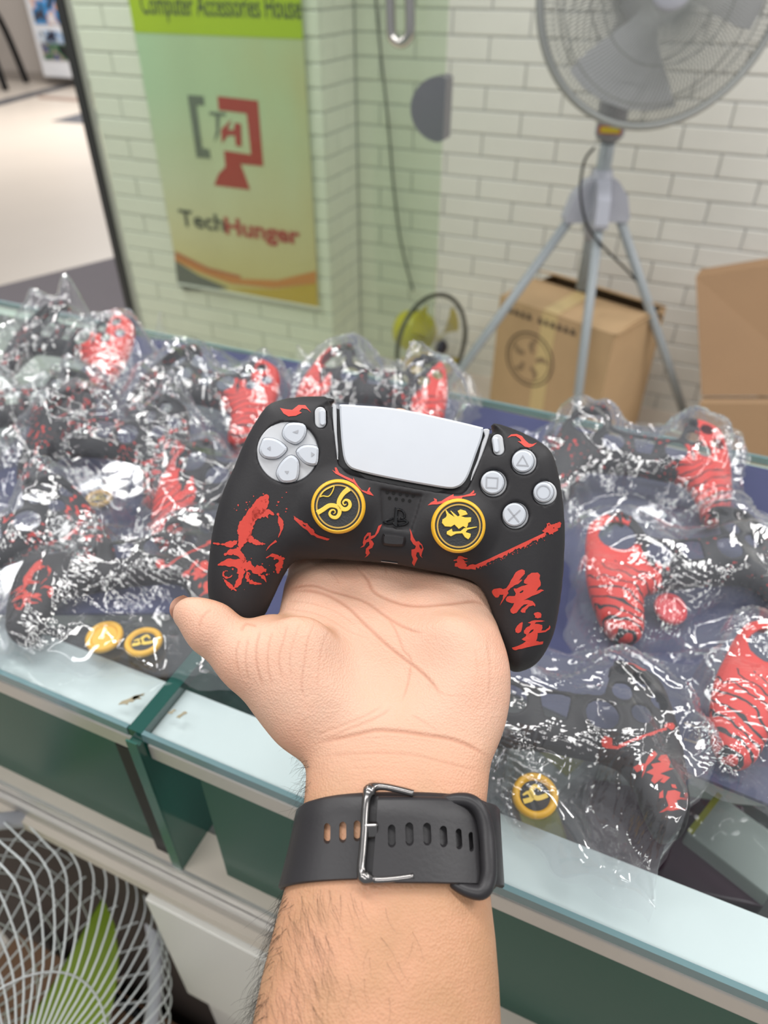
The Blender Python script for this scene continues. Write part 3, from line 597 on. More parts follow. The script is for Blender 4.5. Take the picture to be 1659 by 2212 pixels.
V, F = lathe([(0, .02), (.028, .018), (.036, 0), (.034, -.03), (0, -.03)], W0, wa, 28); obj('blade_hub', V, F, m_lime2, wf, True)
V, F = lathe([(0, -.068), (.04, -.07), (.046, -.09), (.042, -.14), (.03, -.15), (0, -.15)], W0, wa, 24); obj('motor', V, F, m_rimw, wf, True)
mt = W0-wa*.11; V, F = tube(catmull([mt, (mt[0], mt[1]-.01, mt[2]-.12), (mt[0], mt[1]-.02, FZ+.03)], 5), .016, 12); obj('stand_pole', V, F, m_rimw, wf, True)
V, F = lathe([(0, .04), (.03, .04), (.14, .025), (.15, 0), (0, 0)], (mt[0], mt[1]-.02, FZ), (0, 0, 1), 32); obj('base', V, F, m_rimw, wf, True)
# clutter on the floor behind the counter
m_br = mat('old_carton', (0.20, 0.11, 0.06), .8, var=.15, vscale=14)
b_ = box('cardboard_box', -0.62, -0.20, 0.045, 0.175, FZ, 0.36, m_br, None, .003); tag(b_, 'dark brown carton on the floor behind the white fan', 'box')
box('carton_flap', -0.62, -0.42, .045, .10, .362, .366, m_br, b_)
b_.location = b_.location
for k, (px, pz, sx, sy, sz, ang, col, lb) in enumerate((((-.375, .105), .388, .034, .040, .024, 20, (0.03, 0.03, 0.033), 'dark crumpled bag on the brown carton below the open drawer'), ((-.285, .09), .386, .040, .045, .022, -15, (0.16, 0.14, 0.14), 'grey crumpled plastic wrapper on the brown carton by the drawers'))):
    c = np.array([px[0], px[1], pz]); bm = bmesh.new(); bmesh.ops.create_icosphere(bm, subdivisions=4, radius=1.0)
    for v_ in bm.verts:
        n_ = mnoise.noise(v_.co*2.1+Vector((k*7, 0, 0)))*.5+abs(mnoise.noise(v_.co*5+Vector((k*3, 2, 0))))*.35; q = v_.co*(.8+n_); v_.co = Vector((q.x*sx, q.y*sy, q.z*sz))
    d = bpy.data.meshes.new('wrapper'); bm.to_mesh(d); bm.free(); d.materials.append(mat('wrapper_%d' % k, col, .35)); o = bpy.data.objects.new('plastic_wrapper', d); COL.objects.link(o); o.location = tuple(c); o.rotation_euler.z = math.radians(ang); tag(o, lb, 'wrapper')

cbp = [onz(310, 2046, .50), onz(280, 2075, .46), onz(230, 2110, .44), onz(180, 2140, .43), onz(120, 2170, .42)]
for q in cbp: q[1] = min(q[1], .165)
V, F = tube(catmull(cbp, 6), .0022, 8); tag(obj('power_cable', V, F, mat('beige_cable', (.30, .22, .19), .5), None, True), 'thin beige cable beside the white caged fan', 'cable')
for k, (x0, y0, x1, y1) in enumerate(((200, 2130, 330, 2212), (190, 2150, 215, 2230))):
    a_, b_ = onz(x0, y0, .40), onz(x1, y1, .385); a_[1] = min(a_[1], .16); b_[1] = min(b_[1], .16); V, F = tube(catmull([a_, (a_+b_)/2+np.array([0, 0, .012]), b_], 5), .006, 8); tag(obj('loose_cable', V, F, m_black, None, True), ['long black cord lying on the carton in the lower left', 'short black cord stub beside the white fan cage'][k], 'cord')

for k, (x, y, a_, b_) in enumerate(((285, 1512, 26, 7), (300, 1505, 16, 5), (392, 1545, 12, 6), (372, 1538, 8, 4))):
    P = np.array([onz(x+a_*math.cos(t)*random.uniform(.5, 1.2)-b_*.3*math.sin(t), y+b_*math.sin(t)*random.uniform(.5, 1.3)-a_*.35*math.cos(t), CZ) for t in np.arange(18)*2*math.pi/18]); P[:, 2] = CZ+.0002; V, F = prism(P, (0, 0, .0004)); obj('glue_residue', V, F, mat('dry_glue', (.30, .26, .17), .7, var=.3, vscale=200), ct)

# ================================================================== THE CONTROLLER (held) AND ITS SKIN
D0 = 0.326                                   # distance of the controller's mid plane from the camera
K0 = D0/FPX
def c3(s, o): return lambda q: np.array([(o[0]+x/s, o[1]+y/s) for x, y in q], float)
cA = c3(2.048, (430, 820)); cB = c3(5.184, (640, 840)); cC = c3(5.351, (920, 900)); cD = c3(5.925, (440, 1040)); cE = c3(6.381, (970, 1120))
OUT = [(723, 861), (684, 857), (635, 859), (601, 866), (576, 879), (552, 913), (528, 957), (506, 1010), (486, 1054), (471, 1098), (459, 1152), (452, 1211), (449, 1259), (456, 1310), (478, 1350), (512, 1370), (545, 1362), (570, 1332), (591, 1289), (615, 1240), (640, 1212), (690, 1207), (772, 1211), (860, 1220), (918, 1231), (980, 1243), (1030, 1262), (1058, 1310), (1070, 1370), (1084, 1425), (1106, 1450), (1130, 1448), (1156, 1434), (1178, 1406), (1197, 1362), (1209, 1299), (1216, 1235), (1219, 1171), (1218, 1113), (1211, 1054), (1201, 1005), (1189, 976), (1172, 959), (1143, 942), (1104, 925), (1063, 915), (1052, 938), (890, 905), (727, 884)]
TPO = [(718, 820), (716, 880), (722, 940), (729, 996), (738, 1010), (752, 1024), (780, 1032), (868, 1050), (978, 1068), (1004, 1062), (1018, 1040), (1040, 985), (1056, 925), (1066, 880)]
DPC, DPR = (621.5, 977), 67
FB = [((1132, 998), 28.5, 'tri'), ((1066.5, 1044), 30, 'sq'), ((1176.5, 1065), 26.5, 'cir'), ((1113.5, 1113.5), 30, 'x')]
PILLS = [((692, 902), (0.02, 1), 12.5, 11), ((1076, 961), (0.13, 1), 12.5, 11)]
STK = [((730, 1094), 59), ((991, 1136), 59)]
PANEL = cB([(945, 1150), (985, 1128), (1370, 1188), (1397, 1225), (1300, 1545), (1260, 1588), (1005, 1548), (968, 1515)])
def pxm(P, d=D0): P = np.asarray(P, float); return np.stack([(P[:, 0]-829.5)*d/FPX, -(P[:, 1]-1106)*d/FPX], 1)
def make_skin(h, held=True):
    """front height map and solid of the controller in camera metres: x right, y up, w towards the camera"""
    out = pxm(catmull(OUT, 4, True)); x0, y0 = out.min(0)-4*h; x1, y1 = out.max(0)+4*h
    xs = np.arange(x0, x1, h); ys = np.arange(y0, y1, h); X, Y = np.meshgrid(xs, ys, indexing='ij')
    s = -sd_poly(X, Y, out)
    prof = lambda r: np.sqrt(np.clip(1-(1-np.clip(s/r, 0, 1))**2, 0, 1))
    Hf = 0.0105*prof(.016); Hb = (0.026 if held else 0.021)*prof(.020)
    for (c, r) in STK:
        q = pxm([c])[0]*0.968; d = np.hypot(X-q[0], Y-q[1]); Hf = Hf+0.0038*np.clip(1-(d-.0105)/.0085, 0, 1)**1.5*(s > .004)
    H0 = Hf.copy(); zs = np.arange(-(0.029 if held else .024), 0.0175, h); W = zs[None, None, :]
    g = np.sqrt(np.clip(s, 0, .02)/.02)*.6+.4                    # slope compensation near the rim
    f = np.maximum((W-Hf[..., None])*g[..., None], (-Hb[..., None]-W)*g[..., None]); f = np.maximum(f, -s[..., None])
    ks = 1-0.010/D0
    def carve(sd2, depth): return np.maximum(sd2[..., None], (H0-depth)[..., None]-W)
    cuts = [(sd_poly(X, Y, pxm(catmull(TPO, 3, True))*ks), .0032 if held else .05)]
    circ = lambda c, r: np.hypot(X-pxm([c])[0][0]*ks, Y-pxm([c])[0][1]*ks)-r*K0*ks
    cuts.append((circ(DPC, DPR), .0022 if held else .05))
    for c, r, _ in FB: cuts.append((circ(c, r), .0024 if held else .05))
    for c, ax, r, hl in PILLS:
        a = np.array(ax)/np.hypot(*ax); p, q = pxm([np.array(c)-a*hl])[0]*ks, pxm([np.array(c)+a*hl])[0]*ks; e = q-p
        t = np.clip(((X-p[0])*e[0]+(Y-p[1])*e[1])/(e@e), 0, 1); cuts.append((np.hypot(X-p[0]-t*e[0], Y-p[1]-t*e[1])-r*K0*ks, .0018 if held else .05))
    cuts.append((sd_poly(X, Y, pxm(catmull(PANEL, 2, True))*ks), .0011 if held else .05))
    if not held:
        for c, r in STK: cuts.append((circ(c, 46), .05))
    for sd2, dep in cuts: f = np.maximum(f, -carve(sd2, dep))
    if not held:                                                 # empty silicone shell: hollow it out from behind
        f = np.maximum(f, -np.maximum.reduce([W-(Hf-.003)[..., None]+0*f, -(s-.0035)[..., None]+0*f, -.021-W+0*f]))
    V, Q = surface_nets(f, (x0, y0, zs[0]), h)
    return V, Q, (x0, y0, h, H0)
V, Q, HM = make_skin(0.00075)
def Hat(x, y):
    x0, y0, h, H = HM; i = np.clip((np.asarray(x)-x0)/h, 0, H.shape[0]-2); j = np.clip((np.asarray(y)-y0)/h, 0, H.shape[1]-2); a = i.astype(int); b = j.astype(int); u_ = i-a; v_ = j-b
    return H[a, b]*(1-u_)*(1-v_)+H[a+1, b]*u_*(1-v_)+H[a, b+1]*(1-u_)*v_+H[a+1, b+1]*u_*v_
def on_face(P, lift=0.0, flat=None):
    """photo outline points -> world points lying on the controller's front surface"""
    P = np.asarray(P, float); w_ = np.full(len(P), .010)
    for _ in range(3):
        m_ = pxm(P)*((D0-w_)/D0)[:, None]; w_ = (Hat(m_[:, 0], m_[:, 1]) if flat is None else flat)+lift
        w_ = np.broadcast_to(w_, (len(P),))
    m_ = pxm(P)*((D0-w_)/D0)[:, None]; return cam2w(np.c_[m_, D0-w_])
gc = empty('game_controller', cam2w([[0.004, 0, D0]])[0], 'white gamepad in a black silicone skin with red prints and gold thumb caps', 'controller')
m_sil = mat('black_silicone', (0.019, 0.018, 0.020), 0.55, spec=0.35, var=0.1, vscale=300, bump=0.03, bscale=900)
m_red = mat('red_print', (0.56, 0.045, 0.028), 0.55, var=0.08, vscale=250); m_pw = mat('gamepad_white', (0.57, 0.60, 0.65), 0.30, var=0.03, vscale=90); m_pw2 = mat('gamepad_shell', (0.52, 0.53, 0.55), 0.4, var=0.05, vscale=300)
m_gap = mat('gap_dark', (0.02, 0.02, 0.022), .5); m_gold = mat('cap_yellow', (0.78, 0.43, 0.025), 0.38, var=.05, vscale=120); m_gold2 = mat('emblem_yellow', (0.80, 0.56, 0.07), 0.4); m_gold3 = mat('ring_dull_yellow', (0.50, 0.31, 0.06), .4); m_capb = mat('cap_black', (0.022, 0.024, 0.026), 0.6, bump=.2, bscale=1500)
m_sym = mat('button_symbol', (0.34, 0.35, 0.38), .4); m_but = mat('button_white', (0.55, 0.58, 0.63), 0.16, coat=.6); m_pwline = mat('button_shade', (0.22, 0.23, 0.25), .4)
sk = obj('silicone_skin', cam2w(np.c_[V[:, :2], D0-V[:, 2]]), Q, m_sil, gc, True); sk['label'] = 'black silicone skin with red printed figures'
def decal(name, polys, m_, parent, lift=.00025, holes=(), grid=9, flat=None):
    V2, F2 = fill2d(polys, grid, holes); return obj(name, on_face(V2, lift, flat), F2, m_, parent)
def slab(name, poly, m_, parent, w_bot, w_top, bev=.0004, smooth=False, dome=0.0, holes=()):
    """solid plate standing on the controller face: outline in photo pixels, bottom/top heights over the mid plane"""
    poly = np.asarray(poly, float); c = poly.mean(0); n = len(poly)
    rings = [(0, w_bot), (0, w_top-bev), (bev, w_top)]; VV = []
    e = np.roll(poly, -1, 0)-np.roll(poly, 1, 0); nn = np.stack([-e[:, 1], e[:, 0]], 1); nn /= np.linalg.norm(nn, axis=1)[:, None]+1e-9
    if ((poly+nn-c)**2).sum() > ((poly-c)**2).sum(): nn = -nn
    for ins, w_ in rings: VV.append(on_face(poly+nn*ins/K0, 0, w_))
    F2 = [(k*n+i, k*n+(i+1) % n, (k+1)*n+(i+1) % n, (k+1)*n+i) for k in range(2) for i in range(n)]
    V2, Ff = fill2d([poly+nn*bev/K0], 6 if dome else None); base = 3*n; VV.append(on_face(V2, 0, w_top) if not dome else on_face(V2, 0, w_top+dome*(1-np.clip(((V2-c)**2).sum(1)/((poly-c)**2).sum(1).mean(), 0, 1))))
    return obj(name, np.vstack(VV), F2+[[i+base for i in f_] for f_ in Ff], m_, parent, smooth)
circle = lambda c, r, n=36: np.array([(c[0]+r*math.cos(t), c[1]+r*math.sin(t)) for t in np.arange(n)*2*math.pi/n])
HT = .0105
# touchpad with its dark gap and white shell slivers
tp = catmull(cA([(628, 110), (700, 114), (820, 122), (940, 140), (1100, 175), (1240, 208), (1256, 218), (1250, 260), (1225, 330), (1195, 415), (1170, 458), (1140, 478), (1100, 482), (1000, 466), (900, 448), (780, 424), (700, 404), (665, 388), (643, 355), (632, 290), (625, 200), (622, 125)]), 3, True)
slab('touchpad', tp, m_pw, gc, HT-.0026, HT+.0006, .0008)
decal('touchpad_gap', [catmull(np.array(TPO[1:-1]+[(1050, 934), (900, 906), (730, 884)]), 2, True)], m_gap, gc, -.0029, grid=14, flat=HT)
slab('shell_edge', catmull(cB([(415, 180), (450, 212), (456, 500), (470, 700), (461, 795), (440, 640), (415, 400), (408, 260)]), 3, True), m_pw2, gc, HT-.0028, HT-.0004)
slab('shell_edge', catmull(cC([(660, 150), (735, 155), (700, 300), (620, 520), (560, 660), (518, 745), (540, 640), (600, 490), (650, 300), (680, 220)]), 3, True), m_pw2, gc, HT-.0028, HT-.0004)
# d-pad
slab('dpad_plate', circle(DPC, DPR-.5, 56), m_pw2, gc, HT-.0024, HT-.0014)
for q, arrow in (([(375, 215), (400, 192), (460, 195), (475, 225), (462, 262), (430, 286), (393, 274), (370, 248)], [(412, 232), (440, 222), (436, 238)]), ([(275, 283), (292, 258), (345, 266), (388, 302), (372, 332), (340, 350), (290, 346), (268, 318)], [(300, 304), (316, 294), (316, 314)]),
                 ([(430, 320), (462, 291), (522, 296), (528, 335), (520, 376), (488, 378), (458, 362)], [(512, 330), (496, 320), (497, 342)]), ([(407, 335), (440, 360), (441, 420), (424, 450), (372, 455), (346, 430), (345, 400), (370, 358)], [(378, 404), (398, 404), (390, 418)])):
    slab('dpad_recess', catmull(np.array(DPC)+(cA(q)-cA(q).mean(0))*1.10+cA(q).mean(0)-np.array(DPC), 3, True), m_pwline, gc, HT-.0016, HT-.0012)
    db = slab('dpad_button', catmull(cA(q), 3, True), m_but, gc, HT-.0015, HT+.0012, .0010, False)
    decal('arrow', [cA(arrow)], m_sym, db, .0014, grid=None, flat=HT)
# face buttons
for (c, r, sym) in FB:
    slab('button_well', circle(c, r-.5), m_pw2, gc, HT-.0026, HT-.0018)
    ctr = (c[0]-2.5, c[1]-1.5); slab('button_ring', circle(ctr, r-3.2), m_pwline, gc, HT-.0019, HT-.0012)
    fb = slab('face_button', circle(ctr, r-5), m_but, gc, HT-.0018, HT+.0012, .0007)
    hs = []
    if sym == 'tri': P = [[(0, -14), (13.5, 11), (-15, 9)]]; hs = [[(0, -9.5), (9.3, 8), (-11, 6.6)]]
    elif sym == 'sq': P = [[(-14, -13), (13, -11), (11, 13), (-15, 11.5)]]; hs = [[(-11.5, -10.4), (10.4, -8.7), (8.8, 10.4), (-12.3, 9.2)]]
    elif sym == 'cir': P = [circle((0, 0), 15.5, 28)]; hs = [circle((0, 0), 13.2, 28)]
    else: P = [[(-14.5, -13), (-12, -14.5), (11.5, 15), (9, 16.5)], [(12, -11.5), (14, -9.5), (-12, 14.5), (-14, 12.5)]]
    decal('button_symbol', [np.array(p)+ctr for p in P], m_sym, fb, .0014, [np.array(h_)+ctr for h_ in hs], None, HT)
# create / options buttons
for (c, ax, r, hl), s_ in zip(PILLS, (1, -1)):
    a = np.array(ax)/np.hypot(*ax); pill = lambda cc, rr, hh: np.vstack([[cc+a*hh+rr*np.array([math.cos(t), math.sin(t)]) for t in np.linspace(0, math.pi, 12)+math.atan2(a[1], a[0])-math.pi/2], [cc-a*hh+rr*np.array([math.cos(t), math.sin(t)]) for t in np.linspace(math.pi, 2*math.pi, 12)+math.atan2(a[1], a[0])-math.pi/2]])
    slab('menu_button_well', pill(np.array(c), r-.5, hl), m_pw2, gc, HT-.0018, HT-.0010)
    slab('menu_button', pill(np.array(c)+np.array([4.5*s_, 0]), 6.5, hl), m_but, gc, HT-.0012, HT+.0002, .0005)
# centre panel: speaker holes, logo, mute bump
for (x, y) in ((1045, 1222), (1120, 1232), (1195, 1243), (1270, 1253), (1020, 1158), (1090, 1168), (1165, 1178), (1240, 1188), (1310, 1198)):
    decal('speaker_hole', [circle(cB([(x, y)])[0], 3.6, 14)], mat('hole_black', (0.002, 0.002, 0.002), .9), gc, -.0008, grid=None, flat=HT)
m_glb = mat('logo_gloss_black', (0.006, 0.006, 0.007), 0.12, coat=.8)
lg = slab('logo', cB([(1106, 1326), (1140, 1336), (1134, 1545), (1086, 1524)]), m_glb, gc, HT-.0012, HT+.0002, .0003)
for P in (stroke([(1135, 1345), (1185, 1362), (1213, 1405), (1205, 1445), (1165, 1450)], [26, 26, 26, 24, 20]), stroke([(1085, 1450), (1010, 1475), (990, 1490), (1030, 1505), (1088, 1500)], [20, 24, 26, 24, 20]), stroke([(1140, 1480), (1210, 1470), (1246, 1495), (1200, 1520), (1140, 1528)], [18, 24, 28, 26, 22])):
    slab('logo_stroke', cB(P), m_glb, lg, HT-.0012, HT+.0001, .0003)
slab('mute_button', catmull(cB([(965, 1640), (1000, 1618), (1180, 1640), (1222, 1665), (1218, 1730), (1180, 1765), (1000, 1755), (960, 1720)]), 4, True), m_sil, gc, HT-.001, HT+.0012, .0011, True)
slab('port_edge', [(823, 1211.5), (859, 1216), (859, 1217.8), (823, 1213.3)], mat('port_metal', (.45, .45, .45), .3, .8), gc, .001, .0045, .0002)
# red prints on the skin
fl_L = cA([(358, 125), (385, 131), (412, 134), (440, 112), (470, 113), (496, 146), (478, 131), (455, 127), (443, 140), (455, 146), (428, 160), (396, 163), (374, 150)])
fl_R = cC([(940, 245), (985, 205), (1050, 200), (1110, 225), (1150, 275), (1190, 310), (1230, 318), (1285, 300), (1240, 340), (1190, 358), (1140, 345), (1100, 310), (1060, 285), (1105, 285), (1085, 255), (1040, 225), (990, 225)])
decal('flame_print', [fl_L], m_red, sk); decal('flame_print', [fl_R], m_red, sk)
decal('flame_print', [cB([(400, 905), (440, 930), (430, 880), (450, 880), (480, 940), (540, 975), (600, 1000), (640, 1020), (635, 990), (665, 1040), (690, 1080), (730, 1130), (790, 1150), (815, 1105), (830, 1105), (820, 1140), (845, 1170), (868, 1198), (800, 1180), (740, 1150), (690, 1100), (640, 1050), (560, 1010), (500, 980), (440, 950)])], m_red, sk)
decal('flame_print', [cC([(20, 1025), (60, 990), (100, 970), (90, 940), (125, 955), (130, 985), (180, 975), (240, 935), (320, 895), (320, 920), (370, 920), (440, 910), (510, 890), (555, 848), (560, 875), (530, 895), (580, 885), (570, 910), (500, 920), (420, 930), (415, 955), (340, 945), (280, 955), (200, 1000), (130, 1015), (80, 1015)])], m_red, sk)
decal('ribbon_print', [cB([(960, 1515), (920, 1535), (900, 1590), (880, 1635), (835, 1650), (835, 1610), (800, 1610), (760, 1660), (745, 1720), (750, 1750), (715, 1780), (760, 1765), (785, 1720), (815, 1710), (820, 1750), (780, 1790), (775, 1840), (790, 1860), (765, 1890), (800, 1870), (825, 1840), (810, 1800), (850, 1780), (870, 1735), (850, 1700), (830, 1690), (880, 1660), (920, 1610), (940, 1560)])], m_red, sk, holes=[cB([(768, 1690), (790, 1652), (815, 1642), (808, 1672), (780, 1692)])])
decal('ribbon_print', [cB([(1270, 1565), (1290, 1600), (1310, 1660), (1340, 1710), (1370, 1705), (1410, 1745), (1425, 1790), (1410, 1830), (1400, 1870), (1415, 1895), (1385, 1870), (1375, 1830), (1350, 1830), (1340, 1870), (1360, 1900), (1340, 1940), (1320, 1985), (1295, 1950), (1310, 1910), (1290, 1860), (1290, 1800), (1330, 1790), (1340, 1760), (1310, 1740), (1280, 1690), (1280, 1630)])], m_red, sk, holes=[cB([(1378, 1742), (1400, 1752), (1413, 1780), (1400, 1798), (1380, 1772)])])
decal('brush_print', [jit(cD([(1150, 440), (1200, 470), (1260, 500), (1330, 540), (1350, 580), (1420, 640), (1430, 670), (1500, 700), (1610, 735), (1600, 750), (1540, 745), (1450, 715), (1380, 680), (1330, 630), (1240, 560), (1160, 490)]), .8, 3, 4)], m_red, sk, holes=[cD([(1265, 545), (1310, 565), (1300, 580), (1270, 560)])])
# staff-like brush stroke
stf = [(360, 640), (560, 552), (800, 440), (1000, 345), (1160, 270), (1330, 190)]; top_ = np.array(stf, float); r_ = np.random.default_rng(3); low = []
for i in range(60, -1, -1):
    t = i/60; p = np.array([np.interp(t, np.linspace(0, 1, 6), top_[:, 0]), np.interp(t, np.linspace(0, 1, 6), top_[:, 1])]); low.append(p+np.array([18, 44+r_.normal(0, 9)+16*math.sin(t*22)*(.4+.6*(1-t))]))
decal('staff_print', [cE(np.vstack([top_, low]))], m_red, sk)
decal('staff_print', [jit(cE([(1285, 175), (1320, 130), (1350, 110), (1345, 70), (1390, 60), (1410, 85), (1460, 80), (1500, 52), (1540, 60), (1540, 95), (1500, 130), (1495, 170), (1450, 190), (1435, 222), (1390, 220), (1370, 195), (1330, 205)]), 1.2, 3, 5)], m_red, sk, holes=[cE([(1365, 85), (1385, 78), (1385, 95), (1370, 98)]), cE([(1430, 130), (1450, 120), (1450, 140)])])
decal('staff_print', [jit(cE([(60, 580), (100, 560), (125, 520), (180, 520), (255, 545), (235, 560), (185, 560), (215, 590), (260, 590), (215, 610), (260, 650), (330, 625), (370, 640), (385, 665), (370, 705), (300, 695), (220, 695), (150, 690), (120, 665), (80, 660), (85, 620), (120, 605), (105, 578)]), .8, 2, 6)], m_red, sk, holes=[cE([(235, 650), (260, 645), (268, 660), (240, 662)])])
for k in range(46):
    t = r_.uniform(.05, 1); c = np.array([360+970*t, 640-450*t])+np.array([18, 62+abs(r_.normal(0, 16))])
    decal('ink_speck', [cE(c+np.array([(math.cos(a_), math.sin(a_)) for a_ in np.arange(5)*1.256])*r_.uniform(2.5, 7))], m_red, sk, grid=None)
# calligraphy
J1 = lambda P, s_: jit(cE(P), .45, 2, s_)
decal('character_print', [J1([(1000, 700), (1045, 720), (1045, 760), (1000, 810), (960, 860), (1000, 840), (1010, 855), (950, 905), (900, 920), (850, 960), (810, 1000), (820, 1030), (790, 1070), (760, 1110), (700, 1200), (740, 1110), (750, 1050), (700, 1050), (680, 1085), (640, 1090), (605, 1050), (590, 1000), (620, 970), (690, 960), (740, 975), (790, 960), (830, 900), (880, 810), (920, 740), (960, 715)], 1),
                          J1([(1110, 770), (1160, 745), (1220, 745), (1255, 780), (1245, 830), (1262, 880), (1265, 920), (1230, 960), (1200, 1000), (1265, 975), (1310, 990), (1250, 1025), (1180, 1055), (1100, 1090), (1020, 1130), (1080, 1120), (1150, 1140), (1185, 1180), (1185, 1215), (1160, 1195), (1100, 1215), (1060, 1260), (1050, 1300), (1010, 1300), (985, 1280), (1010, 1240), (1060, 1200), (1090, 1180), (1030, 1190), (1000, 1210), (960, 1260), (930, 1300), (890, 1315), (850, 1295), (840, 1260), (880, 1210), (900, 1165), (840, 1160), (790, 1140), (780, 1110), (800, 1080), (860, 1070), (910, 1065), (920, 1040), (905, 1000), (890, 965), (930, 965), (1000, 935), (1090, 905), (1030, 890), (1030, 860), (1070, 810)], 2)], m_red, sk, holes=[cE([(970, 1020), (1010, 990), (1030, 995), (1010, 1020), (980, 1030)])])
decal('character_print', [J1([(1175, 1305), (1220, 1290), (1260, 1295), (1275, 1330), (1270, 1365), (1220, 1375), (1180, 1365), (1185, 1340), (1165, 1315)], 3), J1([(1010, 1425), (1015, 1460), (1010, 1500), (990, 1560), (950, 1580), (920, 1570), (910, 1530), (940, 1480), (980, 1440)], 4),
                          J1([(1085, 1440), (1140, 1410), (1220, 1400), (1330, 1415), (1280, 1425), (1200, 1430), (1180, 1450), (1240, 1455), (1285, 1470), (1290, 1510), (1270, 1545), (1330, 1540), (1370, 1510), (1385, 1470), (1395, 1490), (1380, 1530), (1330, 1565), (1270, 1575), (1220, 1580), (1220, 1630), (1200, 1690), (1250, 1700), (1300, 1695), (1290, 1735), (1220, 1745), (1110, 1770), (1000, 1795), (920, 1815), (880, 1805), (865, 1780), (940, 1760), (1010, 1730), (1050, 1700), (1060, 1690), (1000, 1665), (1050, 1630), (1065, 1600), (1035, 1580), (1030, 1550), (1060, 1510), (1110, 1480), (1130, 1450)], 5)], m_red, sk, holes=[cE([(1095, 1585), (1130, 1540), (1165, 1525), (1160, 1550), (1120, 1580)])])
# abstract ink splash on the left grip (brush sweeps, rings and spatter)
wstroke = lambda P, W, *r: stroke(P, [1.32*q for q in W], *r)
spl = [wstroke([(820, 170), (760, 260), (680, 370), (600, 450), (560, 560)], [20, 120, 130, 110, 60], 6, 1, .12), wstroke([(700, 350), (600, 470), (530, 600), (520, 700), (480, 790), (460, 880)], [60, 110, 150, 120, 60, 10], 6, 2, .12),
       wstroke([(640, 440), (740, 430), (830, 390), (900, 430)], [60, 70, 60, 8], 6, 3, .25), wstroke([(540, 660), (600, 740), (700, 790), (790, 800)], [90, 70, 34, 4], 6, 4, .2),
       wstroke([(945, 405), (985, 520), (995, 610), (955, 715)], [12, 40, 26, 5], 5, 6, .3), wstroke([(930, 760), (850, 820), (800, 885)], [24, 14, 4], 5, 7, .2), wstroke([(120, 790), (240, 805), (360, 800), (430, 760)], [40, 22, 50, 10], 5, 8, .4),
       wstroke([(260, 940), (400, 900), (520, 1010)], [20, 60, 30], 6, 9, .3), wstroke([(180, 1070), (300, 1040), (430, 1050), (560, 1080), (640, 1120)], [14, 60, 100, 110, 30], 6, 10, .25), wstroke([(430, 840), (470, 930), (530, 1030)], [10, 50, 40], 5, 11, .3),
       wstroke([(450, 1080), (480, 1190), (430, 1320), (350, 1390)], [20, 70, 40, 6], 5, 12, .3), wstroke([(250, 1240), (330, 1330), (420, 1400)], [6, 34, 8], 5, 13, .3), wstroke([(800, 980), (880, 945), (980, 985), (1040, 985)], [10, 30, 40, 5], 5, 14, .2), wstroke([(1010, 1010), (960, 1090), (950, 1180)], [30, 70, 8], 5, 15, .2), wstroke([(620, 1160), (720, 1130), (800, 1140)], [20, 80, 30], 5, 16, .3), wstroke([(590, 1200), (570, 1170), (560, 1250), (640, 1300), (740, 1310)], [10, 40, 40, 26, 8], 5, 17, .3)]
spl.append(wstroke([(300+math.cos(t)*(70-6*t), 1180+math.sin(t)*(60-5*t)) for t in np.linspace(.3, 5.0, 12)], [4, 22, 16, 4], 3, 20, .4)); spl.append(wstroke([(700, 1190), (770, 1230), (800, 1290)], [10, 34, 5], 4, 21, .3))
for p in spl: decal('ink_splash_print', [cD(p)], m_red, sk, grid=12)
for k in range(34):
    c = np.array([random.gauss(640, 190), random.choice([random.gauss(260, 60), random.gauss(1120, 90), random.gauss(330, 40)])]); 
    decal('ink_speck', [cD(c+np.array([(math.cos(a_)*random.uniform(.6, 1.5), math.sin(a_)*random.uniform(.6, 1.4)) for a_ in np.arange(6)*1.047])*random.uniform(4, 15))], m_red, sk, grid=None)
# thumb caps
def thumb_cap(c, r, emb, parent):
    WT = HT+.0115
    O_ = on_face([c], 0, 0)[0]; axis = -(O_-CAM); axis = -cF; k = (D0-WT)/FPX; base = cam2w(np.c_[pxm([c], D0-WT), [D0]])[0]; R_ = r*k
    V, F = lathe([(.62*R_, .003), (.60*R_, WT-.004), (.98*R_, WT-.0032), (1.0*R_, WT-.0022), (.985*R_, WT-.0012), (.93*R_, WT-.0003), (.875*R_, WT), (.86*R_, WT-.0004), (.855*R_, WT-.0009), (0, WT-.0009)], base, axis, 64); cp = obj('thumb_cap', V, F, m_gold, parent, True); cp['label'] = 'yellow thumb stick cap with black emblem disc'
    V, F = lathe([(0, WT-.0008), (.872*R_, WT-.0008), (.872*R_, WT-.0003), (0, WT-.0003)], base, axis, 64); obj('emblem_disc', V, F, m_capb, cp)
    V, F = lathe([(.80*R_, WT-.0004), (.80*R_, WT+.0001), (.745*R_, WT+.0001), (.745*R_, WT-.0004)], base, axis, 64); obj('emblem_ring', V, F, m_gold3, cp)
    for P in emb: slab('emblem', P, m_gold2, cp, WT-.0004, WT+.0004, .0002)
    return cp
